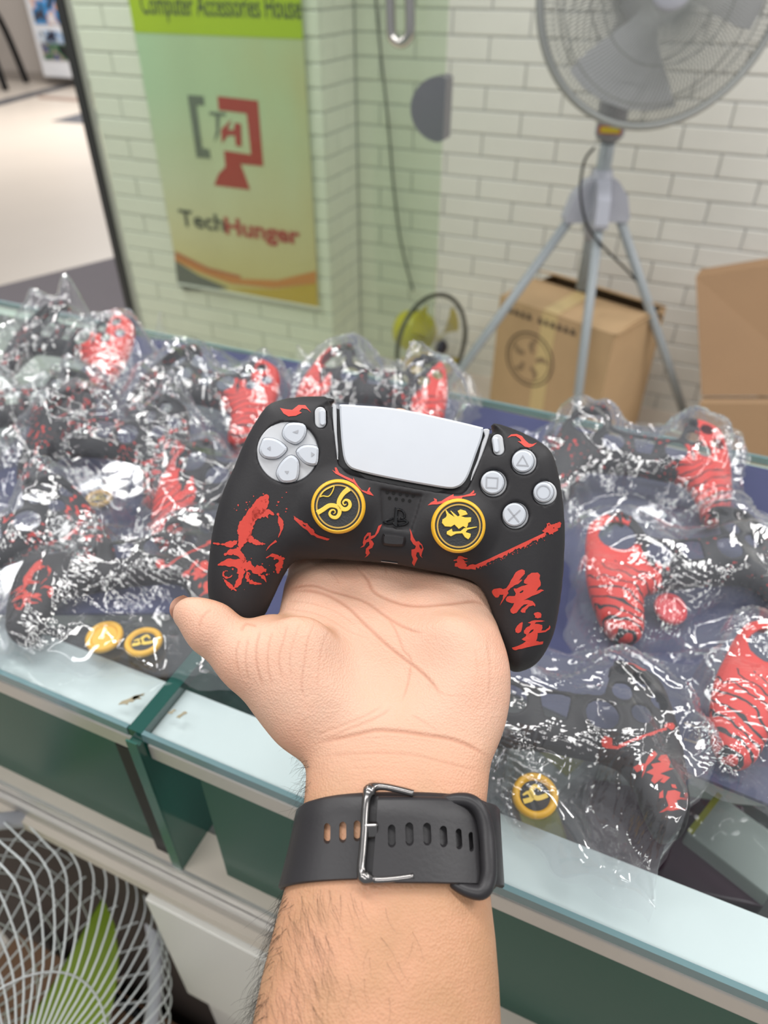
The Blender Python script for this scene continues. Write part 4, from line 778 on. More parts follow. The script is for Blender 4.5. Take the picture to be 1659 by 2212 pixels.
e1_ = [cB(stroke([(232, 1392), (300, 1352), (370, 1308), (440, 1312), (482, 1345), (482, 1400), (448, 1440), (400, 1435), (372, 1400), (390, 1362), (425, 1358), (436, 1385), (415, 1402)], [56, 52, 50, 48, 46, 44, 42, 36, 28, 22, 16, 13, 8], 5)), cB(stroke([(590, 1118), (525, 1175), (480, 1250), (480, 1300), (520, 1345), (570, 1345), (602, 1305), (590, 1258), (550, 1245), (522, 1275), (540, 1302), (562, 1288)], [62, 52, 46, 48, 50, 46, 40, 34, 26, 20, 15, 8], 5)), cB(stroke([(268, 1200), (310, 1145), (390, 1100), (422, 1095), (400, 1160), (360, 1205), (300, 1200), (262, 1212)], [13, 13, 13, 13, 13, 13, 13, 13], 4))]
e2_ = [cC([(225, 1085), (235, 1078), (265, 1118), (330, 1160), (280, 1090), (290, 1088), (370, 1155), (390, 1140), (365, 1090), (400, 1072), (460, 1090), (485, 1130), (440, 1142), (405, 1150), (450, 1165), (525, 1165), (520, 1215), (490, 1230), (485, 1260), (468, 1290), (430, 1268), (380, 1300), (330, 1250), (290, 1275), (220, 1270), (185, 1230), (190, 1190), (230, 1165), (240, 1140)]), cC([(240, 1330), (300, 1295), (310, 1330), (400, 1325), (440, 1290), (590, 1272), (590, 1280), (480, 1310), (460, 1335), (520, 1355), (515, 1390), (490, 1420), (450, 1395), (420, 1350), (350, 1355), (290, 1385), (240, 1360)])]
thumb_cap(STK[0][0], 59.5, e1_, gc); thumb_cap(STK[1][0], 59.5, e2_, gc)

# ================================================================== THE HAND, FOREARM AND WATCH
ROWS = np.array([  # photo row, left, right, front distance, thickness, roundness
 (2950, 455, 1150, .196, .070, 2.2), (2600, 492, 1115, .204, .066, 2.2), (2330, 525, 1090, .214, .062, 2.2), (2212, 545, 1081, .221, .060, 2.2), (2110, 566, 1076, .228, .057, 2.2), (2020, 588, 1069, .234, .054, 2.2), (1945, 608, 1060, .240, .051, 2.25),
 (1900, 620, 1056, .244, .049, 2.3), (1820, 640, 1052, .252, .046, 2.3), (1740, 656, 1048, .260, .044, 2.35), (1690, 661, 1053, .265, .043, 2.4), (1640, 663, 1057, .270, .043, 2.4), (1600, 655, 1067, .2745, .044, 2.5), (1560, 640, 1075, .279, .045, 2.5),
 (1500, 618, 1083, .286, .045, 2.6), (1440, 606, 1086, .293, .043, 2.7), (1400, 601, 1083, .299, .041, 2.7), (1345, 600, 1072, .308, .038, 2.7), (1300, 608, 1057, .3175, .035, 2.7), (1260, 617, 1032, .328, .031, 2.7), (1220, 627, 1012, .338, .029, 2.6), (1180, 640, 1000, .347, .026, 2.5), (1150, 648, 992, .353, .022, 2.4)], float)
dcR = ROWS[:, 3]+ROWS[:, 4]/2; yR = -(ROWS[:, 0]-1106)*dcR/FPX
def arm_at(y):
    g = lambda c: np.interp(y, yR, c)
    xl = g((ROWS[:, 1]-829.5)*dcR/FPX); xr = g((ROWS[:, 2]-829.5)*dcR/FPX); return (xl+xr)/2, (xr-xl)/2, g(dcR), g(ROWS[:, 4])/2, g(ROWS[:, 5])
hv = 0.0012
gx = np.arange(-.098, .062, hv, dtype=np.float32); gy = np.arange(-.29, .066, hv, dtype=np.float32); gd = np.arange(.188, .402, hv, dtype=np.float32)
Fh = np.full((len(gx), len(gy), len(gd)), .05, np.float32)
xc, hw, dc, ht, nn_ = [a_.astype(np.float32)[None, :, None] for a_ in arm_at(gy)]
tx = np.abs(gx[:, None, None]-xc)/hw; td = np.abs(gd[None, None, :]-dc)/ht
Fh = (((tx**nn_+td**nn_)**(1/nn_))-1)*np.minimum(hw, ht)
Fh = np.maximum(Fh, (gy[None, :, None]-np.float32(yR[-1]))); Fh = np.maximum(Fh, np.float32(-.284)-gy[None, :, None]); Fh = Fh.astype(np.float32)
cp3 = lambda x, y, d: np.array([(x-829.5)*d/FPX, -(y-1106)*d/FPX, d])
def sub(lo, hi):
    i = [np.searchsorted(g, [a, b]) for g, a, b in zip((gx, gy, gd), lo, hi)]; return tuple(slice(a, b) for a, b in i)
def rcone(a, b, ra, rb, k):
    m_ = max(ra, rb)+k+.004; s_ = sub(np.minimum(a, b)-m_, np.maximum(a, b)+m_); X, Y, Z = gx[s_[0]][:, None, None], gy[s_[1]][None, :, None], gd[s_[2]][None, None, :]
    e = b-a; t = np.clip(((X-a[0])*e[0]+(Y-a[1])*e[1]+(Z-a[2])*e[2])/(e@e), 0, 1); q = np.sqrt((X-a[0]-t*e[0])**2+(Y-a[1]-t*e[1])**2+(Z-a[2]-t*e[2])**2)-(ra+(rb-ra)*t)
    Fh[s_] = smin(Fh[s_], q.astype(np.float32), k)
def ellip(c, r, k, M=None, neg=False):
    r = np.array(r); m_ = r.max()+k+.004; s_ = sub(c-m_, c+m_); X, Y, Z = gx[s_[0]][:, None, None]-c[0], gy[s_[1]][None, :, None]-c[1], gd[s_[2]][None, None, :]-c[2]
    if M is not None: X, Y, Z = [M[i, 0]*X+M[i, 1]*Y+M[i, 2]*Z for i in range(3)]
    k0 = np.sqrt((X/r[0])**2+(Y/r[1])**2+(Z/r[2])**2); k1 = np.sqrt((X/r[0]**2)**2+(Y/r[1]**2)**2+(Z/r[2]**2)**2)+1e-9; q = (k0*(k0-1)/k1).astype(np.float32)
    Fh[s_] = smin(Fh[s_], q, k) if not neg else -smin(-Fh[s_], q, k)
def rot2(a): c, s_ = math.cos(a), math.sin(a); return np.array([[c, s_, 0], [-s_, c, 0], [0, 0, 1]])
# thumb
T0, T1, T2, T3 = cp3(655, 1530, .300), cp3(540, 1424, .302), cp3(455, 1356, .303), cp3(409, 1326, .306)
rcone(T0, T1, .0155, .0128, .010); rcone(T1, T2, .0128, .0106, .006); rcone(T2, T3, .0106, .0070, .004)
ellip(cp3(432, 1334, .3015), (.0095, .0075, .007), .004, rot2(-.55))
# thenar and hypothenar pads, finger-base pads, palm hollow
ellip(cp3(668, 1470, .298), (.020, .028, .0125), .012, rot2(.35)); ellip(cp3(972, 1490, .3075), (.017, .030, .0125), .018); ellip(cp3(700, 1270, .338), (.013, .010, .011), .008)
ellip(cp3(960, 1290, .334), (.018, .010, .012), .008); ellip(cp3(815, 1262, .3395), (.016, .009, .0105), .008)
ellip(cp3(855, 1395, .2870), (.024, .018, .0125), .014, None, True)
# web between thumb and index
ellip(cp3(600, 1420, .311), (.013, .018, .012), .010, rot2(.3))
# wrist tendons

# fingers, passing behind the controller
for px, tipy, q in ((682, 935, 690), (775, 905, 778), (868, 910, 862), (955, 955, 945)):
    a_, b_, c_, d_ = cp3(px, 1215, .3535), cp3(px+(q-px)*.3, 1050, .3685), cp3(q, 975, .376), cp3(q, tipy, .386)
    rcone(a_, b_, .0105, .0092, .005); rcone(b_, c_, .0092, .0084, .003); rcone(c_, d_, .0084, .0072, .003)
V, Q = surface_nets(Fh, (gx[0], gy[0], gd[0]), hv)
tmp = bpy.data.objects.new('tmp', me('tmp', V, Q)); COL.objects.link(tmp)
md = tmp.modifiers.new('s', 'SMOOTH'); md.iterations = 3; md.factor = .5; md = tmp.modifiers.new('u', 'SUBSURF'); md.levels = 1; md.render_levels = 1
hm = bpy.data.meshes.new_from_object(tmp.evaluated_get(bpy.context.evaluated_depsgraph_get())); bpy.data.objects.remove(tmp)
n = len(hm.vertices); Vh = np.zeros(n*3); hm.vertices.foreach_get('co', Vh); Vh = Vh.reshape(-1, 3); Nh = np.zeros(n*3); hm.vertices.foreach_get('normal', Nh); Nh = Nh.reshape(-1, 3)
PXh = 829.5+FPX*Vh[:, 0]/Vh[:, 2]; PYh = 1106-FPX*Vh[:, 1]/Vh[:, 2]; front = np.clip(-(Nh*Vh).sum(1)/np.linalg.norm(Vh, axis=1)*3, 0, 1)
cH = c3(2.144, (360, 1180))
CRS = [([(1480, 275), (1420, 255), (1300, 268), (1150, 276), (1050, 255), (960, 210), (930, 155), (895, 110)], 4.5, .55), ([(555, 212), (600, 190), (680, 182), (760, 208), (850, 232), (930, 262), (1010, 320), (1080, 365), (1150, 395), (1190, 400)], 4.0, .42), ([(560, 215), (640, 205), (740, 225), (830, 275), (900, 340), (1000, 440), (1090, 515), (1170, 575), (1240, 645), (1270, 700)], 4.5, .5),
       ([(1010, 310), (1060, 390), (1095, 480), (1130, 530), (1115, 640), (1090, 720)], 3.2, .28), ([(690, 915), (780, 895), (880, 872), (970, 853), (1080, 858), (1200, 875), (1320, 895), (1420, 935), (1495, 985)], 5.5, .6), ([(700, 975), (850, 962), (1000, 958), (1150, 968), (1280, 1000), (1460, 1045)], 4, .22), ([(720, 905), (840, 850), (960, 800), (1040, 750)], 4, .22), ([(690, 880), (800, 835), (900, 795), (1000, 740)], 3.5, .18),
       ([(435, 385), (415, 470), (420, 560), (445, 650)], 3.5, .32), ([(490, 390), (470, 480), (470, 570), (490, 650)], 3, .25), ([(560, 360), (540, 440), (520, 520), (535, 620)], 3, .25), ([(620, 350), (590, 430), (570, 520), (580, 620)], 2.5, .18), ([(690, 350), (655, 430), (640, 520), (625, 640), (640, 700)], 3, .25), ([(760, 380), (725, 450), (705, 560), (700, 680)], 2.5, .16), ([(340, 430), (320, 500), (335, 590)], 3, .25), ([(380, 420), (365, 520), (380, 620)], 3, .25),
       ([(210, 290), (165, 330), (150, 380)], 4, .25), ([(345, 395), (370, 360), (420, 370)], 4, .3), ([(540, 290), (640, 300), (740, 330), (860, 400), (950, 430)], 2.5, .16), ([(560, 255), (660, 262), (780, 300), (880, 370)], 2.5, .18), ([(1200, 640), (1300, 690), (1400, 690)], 3, .12), ([(1130, 780), (1200, 820), (1260, 860)], 3, .15), ([(1480, 420), (1500, 560), (1490, 700)], 4, .15), ([(1430, 470), (1440, 600)], 4, .1), ([(870, 90), (930, 150), (960, 205)], 3, .2), ([(1010, 80), (1020, 130)], 3, .25), ([(640, 60), (720, 90), (780, 140), (800, 180)], 3, .15)]
r_ = np.random.default_rng(11)
for k in range(26):
    y = 880+k*11+r_.normal(0, 4); x0 = r_.uniform(660, 900); x1 = x0+r_.uniform(200, 520); CRS.append(([(x0, y+r_.normal(0, 5)), ((x0+x1)/2, y-14+r_.normal(0, 5)), (x1, y+r_.normal(0, 6)+6)], 2.2, r_.uniform(.04, .10)))
for k in range(16):
    a_ = r_.uniform(560, 900); CRS.append(([(a_, 300+r_.uniform(0, 60)), (a_+90, 330+r_.uniform(0, 80)), (a_+210, 430+r_.uniform(0, 120))], 2.0, r_.uniform(.03, .08)))
cre = np.zeros(n); dep = np.zeros(n)
for pts, wd, dp in CRS:
    L_ = cH(catmull(pts, 5)); lo, hi = L_.min(0)-25, L_.max(0)+25; ii = np.where((PXh > lo[0]) & (PXh < hi[0]) & (PYh > lo[1]) & (PYh < hi[1]) & (front > .05))[0]
    if not len(ii): continue
    D_ = np.full(len(ii), 1e9); tt = np.zeros(len(ii)); qx, qy = PXh[ii], PYh[ii]
    for j in range(len(L_)-1):
        a_, e_ = L_[j], L_[j+1]-L_[j]; t = np.clip(((qx-a_[0])*e_[0]+(qy-a_[1])*e_[1])/(e_@e_+1e-9), 0, 1); d2 = np.hypot(qx-a_[0]-t*e_[0], qy-a_[1]-t*e_[1]); up_ = d2 < D_; D_ = np.where(up_, d2, D_); tt = np.where(up_, (j+t)/(len(L_)-1), tt)
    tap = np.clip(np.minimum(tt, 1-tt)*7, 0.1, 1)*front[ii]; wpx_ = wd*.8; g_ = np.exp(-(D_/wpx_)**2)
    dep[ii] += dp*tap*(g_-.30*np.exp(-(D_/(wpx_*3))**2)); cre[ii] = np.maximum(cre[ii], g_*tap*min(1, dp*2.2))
Vh -= Nh*(dep*.00085)[:, None]
Vw = cam2w(Vh); hm.vertices.foreach_set('co', (Vw-CAM).ravel())
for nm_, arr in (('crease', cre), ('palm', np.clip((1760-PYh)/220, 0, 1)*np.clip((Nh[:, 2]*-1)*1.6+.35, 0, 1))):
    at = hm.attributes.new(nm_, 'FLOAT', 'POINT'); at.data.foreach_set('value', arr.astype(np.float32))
hm.polygons.foreach_set('use_smooth', [True]*len(hm.polygons)); hm.update()
m = bpy.data.materials.new('skin'); m.use_nodes = True; N, L = nodes_of(m); b = N['Principled BSDF']; b.inputs['Roughness'].default_value = .48; b.inputs['Specular IOR Level'].default_value = .35
b.inputs['Subsurface Weight'].default_value = .18; b.inputs['Subsurface Radius'].default_value = (1, .35, .2); b.inputs['Subsurface Scale'].default_value = .004
tc = N.new('ShaderNodeTexCoord'); ap = N.new('ShaderNodeAttribute'); ap.attribute_name = 'palm'; ac = N.new('ShaderNodeAttribute'); ac.attribute_name = 'crease'
mx = N.new('ShaderNodeMix'); mx.data_type = 'RGBA'; mx.inputs[6].default_value = (.47, .255, .142, 1); mx.inputs[7].default_value = (.62, .385, .28, 1); L.new(ap.outputs['Fac'], mx.inputs[0])
nz = N.new('ShaderNodeTexNoise'); nz.inputs['Scale'].default_value = 45; nz.inputs['Detail'].default_value = 3; L.new(tc.outputs['Object'], nz.inputs['Vector'])
rp = N.new('ShaderNodeMapRange'); rp.inputs[1].default_value = .38; rp.inputs[2].default_value = .68; rp.inputs[3].default_value = 0; rp.inputs[4].default_value = .42; L.new(nz.outputs['Fac'], rp.inputs[0])
m2 = N.new('ShaderNodeMix'); m2.data_type = 'RGBA'; m2.inputs[7].default_value = (.66, .33, .22, 1); L.new(mx.outputs[2], m2.inputs[6]); L.new(rp.outputs[0], m2.inputs[0])
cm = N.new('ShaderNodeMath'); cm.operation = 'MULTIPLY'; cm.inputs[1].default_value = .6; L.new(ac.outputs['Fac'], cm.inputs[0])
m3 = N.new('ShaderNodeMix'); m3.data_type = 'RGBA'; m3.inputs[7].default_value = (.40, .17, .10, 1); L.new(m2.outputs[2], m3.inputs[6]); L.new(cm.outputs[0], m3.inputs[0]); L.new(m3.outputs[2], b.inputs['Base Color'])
vo = N.new('ShaderNodeTexVoronoi'); vo.inputs['Scale'].default_value = 1100; L.new(tc.outputs['Object'], vo.inputs['Vector']); n2 = N.new('ShaderNodeTexNoise'); n2.inputs['Scale'].default_value = 320; n2.inputs['Detail'].default_value = 4; L.new(tc.outputs['Object'], n2.inputs['Vector'])
ad = N.new('ShaderNodeMath'); ad.operation = 'ADD'; L.new(vo.outputs['Distance'], ad.inputs[0]); L.new(n2.outputs['Fac'], ad.inputs[1]); bp = N.new('ShaderNodeBump'); bp.inputs['Strength'].default_value = .34; bp.inputs['Distance'].default_value = .0006; L.new(ad.outputs[0], bp.inputs['Height']); L.new(bp.outputs[0], b.inputs['Normal'])
hm.materials.append(m); hm.name = 'person'
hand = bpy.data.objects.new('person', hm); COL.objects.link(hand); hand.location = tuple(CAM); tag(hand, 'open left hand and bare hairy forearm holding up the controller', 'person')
def surf_px(x, y, off=0.0):
    d = .25
    for _ in range(14):
        ym = -(y-1106)*d/FPX; xm = (x-829.5)*d/FPX; a_, h_, c_, t_, p_ = arm_at(ym); d = .5*d+.5*(c_-(t_+off)*max(0, 1-min(1, abs(xm-a_)/(h_+off))**p_)**(1/p_))
    return cp3(x, y, d)
# thumb nail
nb = T3+np.array([-.0042, .0012, .0040]); nrm = np.array([-.72, .12, .68]); nrm /= np.linalg.norm(nrm); tg = (T3-T2)/np.linalg.norm(T3-T2); tg = tg-nrm*(tg@nrm); tg /= np.linalg.norm(tg); bt = np.cross(nrm, tg); P = []
for i in range(9):
    for j in range(9):
        a_, b_ = (i/4-1), (j/4-1); P.append(nb+tg*a_*.0062*(1-.15*b_*b_)+bt*b_*.0056*math.sqrt(max(.05, 1-.35*a_*a_))+nrm*(.0016-.0022*b_*b_-.0008*a_*a_))
obj('thumb_nail', cam2w(P), [(i*9+j, i*9+j+1, i*9+j+10, i*9+j+9) for i in range(8) for j in range(8)], mat('nail', (.66, .46, .37), .3), hand, True)
# arm hair
mb = MB(); r_ = np.random.default_rng(5)
def strand(p0, dirs, ln, rad=.00006):
    pts = [p0]; d_ = np.array(dirs, float)
    for k in range(6): d_ = d_/np.linalg.norm(d_); pts.append(pts[-1]+d_*ln/6); d_ = d_+r_.normal(0, .16, 3)+np.array([.03, -.14, 0])
    mb.add(*tube(cam2w(pts), np.linspace(rad, rad*.35, 7), 3, cap=False))
def edge_root(py):                                     # a point on the thumb-side edge of the arm
    d = np.interp(-py, -ROWS[:, 0], dcR); ym = -(py-1106)*d/FPX; a_, h_, c_, t_, p_ = arm_at(ym); ph = math.pi+r_.uniform(-.55, .75); sg = lambda v_: np.sign(v_)*abs(v_)**(2/p_)
    return np.array([a_+h_*sg(math.cos(ph)), ym, c_-t_*sg(math.sin(ph))]), ph
for k in range(420):
    p, ph = edge_root(r_.uniform(1905, 2330)); strand(p, (-.55+r_.normal(0, .25), -.75+r_.normal(0, .2), .25), r_.uniform(.007, .018))
for k in range(110):
    p, ph = edge_root(r_.uniform(1600, 1745)); strand(p, (-.55+r_.normal(0, .35), -.5+r_.normal(0, .3), .1), r_.uniform(.005, .012), .00005)
for k in range(190):
    y = r_.uniform(1915, 2260); xlft = np.interp(-y, -ROWS[:, 0], ROWS[:, 1]); x = xlft+abs(r_.normal(0, 90))+14; p = surf_px(x, y, .0001); e_ = surf_px(x+r_.normal(12, 14), y+r_.uniform(40, 75), .0006); pts = np.linspace(p, e_, 5); pts[1:4, 2] -= .0004; pts[:, 0] += np.array([0, .0004, .0006, .0004, 0])*r_.normal(0, 1); mb.add(*tube(cam2w(pts), np.linspace(.000035, .000015, 5), 3, cap=False))
hr = mb.build('arm_hair', mat('hair_black', (.012, .009, .008), .5), hand); hr['kind'] = 'stuff'
# ---- watch
wt = empty('wristwatch', cam2w([[.006, -.127, .275]])[0], 'black silicone strap watch with a dark metal buckle worn on the wrist', 'watch')
m_strap = mat('strap_black', (.021, .0195, .0215), .42, spec=.4, var=.15, vscale=60, bump=.04, bscale=700); m_buck = mat('buckle_metal', (.23, .22, .215), .24, 1.0)
YC = -.1300
def ring(ph, t, off):
    sgp = lambda v_, p_: np.sign(v_)*abs(v_)**(2/p_); y = YC+t
    for _ in range(4):
        a_, h_, c_, t_, p_ = arm_at(y); x = a_+(h_+off)*sgp(math.cos(ph), p_); d = c_-(t_+off)*sgp(math.sin(ph), p_); y = YC+t*.86+.55*arm_at(YC)[3]*sgp(math.sin(ph), p_)
    return np.array([x, y, d])
def band(ph0, ph1, o0, o1, half, n=96, nt=7, closed=False, o1b=None):
    P = []; F = []; phs = np.linspace(ph0, ph1, n, endpoint=not closed); prof = [(-1, 0), (-1, .6), (-.94, 1), (-.5, 1), (0, 1), (.5, 1), (.94, 1), (1, .6), (1, 0)]; m_ = len(prof)
    for i, ph in enumerate(phs):
        f_ = i/(n-1); lo = o0 if o1b is None else o0+(o1b[0]-o0)*f_; hi = o1 if o1b is None else o1+(o1b[1]-o1)*f_
        for t, s_ in prof: P.append(ring(ph, t*half, lo+(hi-lo)*s_))
    for i in range(n if closed else n-1):
        j = (i+1) % n
        for k in range(m_): F.append((i*m_+k, i*m_+(k+1) % m_, j*m_+(k+1) % m_, j*m_+k))
    if not closed: F.append(tuple(range(m_-1, -1, -1))); F.append(tuple((n-1)*m_+k for k in range(m_)))
    return cam2w(P), F
def cutter(cs, depth=(.003, -.009)):
    mbx = MB()
    for (x, y, wd, hg) in cs:
        c = surf_px(x, y, .0035); d_ = c[2]; ring_ = []
        for k in range(16):
            t = k*2*math.pi/16; s_ = (hg-wd)/2*(1 if math.sin(t) > 0 else -1); ring_.append(cp3(x+wd/2*math.cos(t), y-(wd/2*math.sin(t)+s_), d_))
        ring_ = np.array(ring_); nr = np.array([0, 0, -1.0]); A = ring_+nr*depth[0]; B = ring_+nr*depth[1]; Vc = cam2w(np.vstack([A, B])); mbx.add(Vc, [tuple(range(15, -1, -1)), tuple(range(16, 32))]+[(i, (i+1) % 16, 16+(i+1) % 16, 16+i) for i in range(16)])
    return mbx
def boolean(o, mbx):
    c_ = mbx.build('cut', None); bmx = bmesh.new(); bmx.from_mesh(c_.data); bmesh.ops.recalc_face_normals(bmx, faces=bmx.faces); bmx.to_mesh(c_.data); bmx.free()
    bmx = bmesh.new(); bmx.from_mesh(o.data); bmesh.ops.recalc_face_normals(bmx, faces=bmx.faces); bmx.to_mesh(o.data); bmx.free()
    md = o.modifiers.new('b', 'BOOLEAN'); md.object = c_; md.operation = 'DIFFERENCE'; md.solver = 'EXACT'; bpy.context.view_layer.update()
    nm = bpy.data.meshes.new_from_object(o.evaluated_get(bpy.context.evaluated_depsgraph_get())); o.modifiers.clear(); old = o.data; o.data = nm; bpy.data.meshes.remove(old); bpy.data.objects.remove(c_)
    nm.polygons.foreach_set('use_smooth', [True]*len(nm.polygons)); nm.set_sharp_from_angle(angle=math.radians(40))
V, F = band(0, 2*math.pi, .0002, .0026, .0138, 150, closed=True); so = obj('strap', V, F, m_strap, wt, True); boolean(so, cutter([(706, 1803, 15, 34), (740, 1800, 16, 35), (771, 1797, 15, 35)], (.006, -.009)))
V, F = band(1.70, .12, .0036, .0056, .0136, 80, o1b=(.0034, .0054)); to = obj('strap_tail', V, F, m_strap, wt, True); boolean(to, cutter([(846, 1800, 17, 38), (884, 1796, 18, 39), (922, 1796, 18, 38), (957, 1801, 17, 36), (990, 1806, 14, 35), (1016, 1812, 10, 33), (1036, 1817, 7, 30)], (.006, -.0052)))
def plate(pts, wid, th, off, m_, name, par):
    """flat metal bar following photo points on the strap"""
    C = catmull(pts, 5); c = np.array([surf_px(x, y, off) for x, y in C]); V, F = tube(cam2w(c), 1.0, 10, closed=False); return c
bk = [(893, 1714), (862, 1706), (825, 1699), (804, 1703), (793, 1722), (789, 1760), (787, 1800), (784, 1840), (781, 1875), (787, 1895), (808, 1901), (850, 1899), (893, 1893)]
c = np.array([surf_px(x, y, .0062 if 780 < x < 800 else .0046) for x, y in catmull(bk, 5)]); L_ = len(c); s_ = np.linspace(0, 1, L_); V, F = tube(cam2w(c), .00125+.0011*np.exp(-((s_-.27)/.05)**2)+.0011*np.exp(-((s_-.76)/.05)**2)+.0003*((s_ > .28) & (s_ < .75)), 10); obj('buckle', V, F, m_buck, wt, True)
a_, b_ = surf_px(790, 1797, .0066), surf_px(812, 1796, .0062); e_ = b_-a_; V, F = prism(cam2w([a_+np.array([-.0012, -.0026, 0]), b_+np.array([.0008, -.0026, 0]), b_+np.array([.0008, .0026, 0]), a_+np.array([-.0012, .0026, 0])]), cF*.003)
tg_ = obj('buckle_tang', V, F, m_buck, wt); bv = tg_.modifiers.new('bev', 'BEVEL'); bv.width = .0008; bv.segments = 3
kp = np.array([surf_px(x, y, o_) for x, y, o_ in ((950, 1733, .0012), (985, 1727, .0040), (1018, 1732, .0064), (1040, 1756, .0074), (1051, 1800, .0077), (1055, 1850, .0077), (1055, 1895, .0073), (1042, 1925, .0064), (1012, 1924, .0040), (975, 1906, .0012))])
V, F = tube(cam2w(catmull(kp, 6)), .0014+.0016*np.sin(np.linspace(0, math.pi, 55))**.5, 14); obj('strap_keeper', V, F, m_strap, wt, True)
bc = np.array([ring(-math.pi/2+.25*k, 0, .004) for k in (-1, 0, 1)]); ctr = bc[1]; e1_ = bc[2]-bc[0]; e1_ /= np.linalg.norm(e1_); e3_ = np.array([0, -.45, .89]); e2_ = np.cross(e3_, e1_); P = []
for k in range(28):
    t = k*2*math.pi/28; sp_ = lambda v_: np.sign(v_)*abs(v_)**.5; P.append(ctr+e1_*.021*sp_(math.cos(t))+e2_*.019*sp_(math.sin(t))-e3_*.002)
V, F = prism(cam2w(P), (cF*e3_[2]+cU*e3_[1])*.010); obj('watch_case', V, F, m_black, wt)

# ================================================================== BAGGED CONTROLLER SKINS ON THE COUNTER
Vs, Qs, _ = make_skin(0.0016, False)
c0_ = np.array([0.0045, -0.004]); rl = math.radians(8.7); Rl = np.array([[math.cos(rl), -math.sin(rl)], [math.sin(rl), math.cos(rl)]])
def to_local(xy, w_): q = (np.asarray(xy)-c0_) @ Rl.T; return np.c_[q, np.asarray(w_)+.0205]
VsL = to_local(Vs[:, :2], Vs[:, 2])
# springy silicone: the grips droop and the shell waves a little
def droop(P): P = P.copy(); P[:, 2] += -.004*np.clip((np.abs(P[:, 0])-.05)/.03, 0, 1)+.0012*np.sin(P[:, 0]*70)*np.cos(P[:, 1]*60); return P
VsL = droop(VsL)
def print_mesh(polys):
    V2, F2 = fill2d(polys, 12); m_ = pxm(V2)*.968; return me('red_print', droop(to_local(m_, Hat(m_[:, 0], m_[:, 1])+.0005)), F2, m_red)
PRP = [fl_L, fl_R, cE(np.vstack([top_, low])), cE([(1285, 175), (1350, 110), (1410, 85), (1500, 52), (1540, 95), (1495, 170), (1435, 222), (1370, 195)]), cE([(60, 580), (125, 520), (255, 545), (260, 650), (385, 665), (370, 705), (150, 690), (80, 660)]),
             cE([(1000, 700), (1045, 760), (960, 860), (900, 920), (810, 1000), (760, 1110), (700, 1200), (750, 1050), (640, 1090), (590, 1000), (690, 960), (790, 960), (880, 810)]), cE([(1110, 770), (1220, 745), (1262, 880), (1200, 1000), (1310, 990), (1020, 1130), (1185, 1180), (1050, 1300), (985, 1280), (1060, 1200), (890, 1315), (840, 1260), (900, 1165), (780, 1110), (920, 1040), (890, 965), (1090, 905), (1030, 860)]),
             cE([(1175, 1305), (1260, 1295), (1270, 1365), (1180, 1365)]), cE([(1010, 1425), (990, 1560), (920, 1570), (940, 1480)]), cE([(1085, 1440), (1220, 1400), (1330, 1415), (1290, 1510), (1395, 1490), (1220, 1580), (1200, 1690), (1300, 1695), (1110, 1770), (880, 1805), (1050, 1700), (1030, 1550)])]
PRMS = [print_mesh([q]) for q in PRP[:2]]+[print_mesh([q]) for q in PRP[2:]]+[print_mesh([cD(p)]) for p in spl]
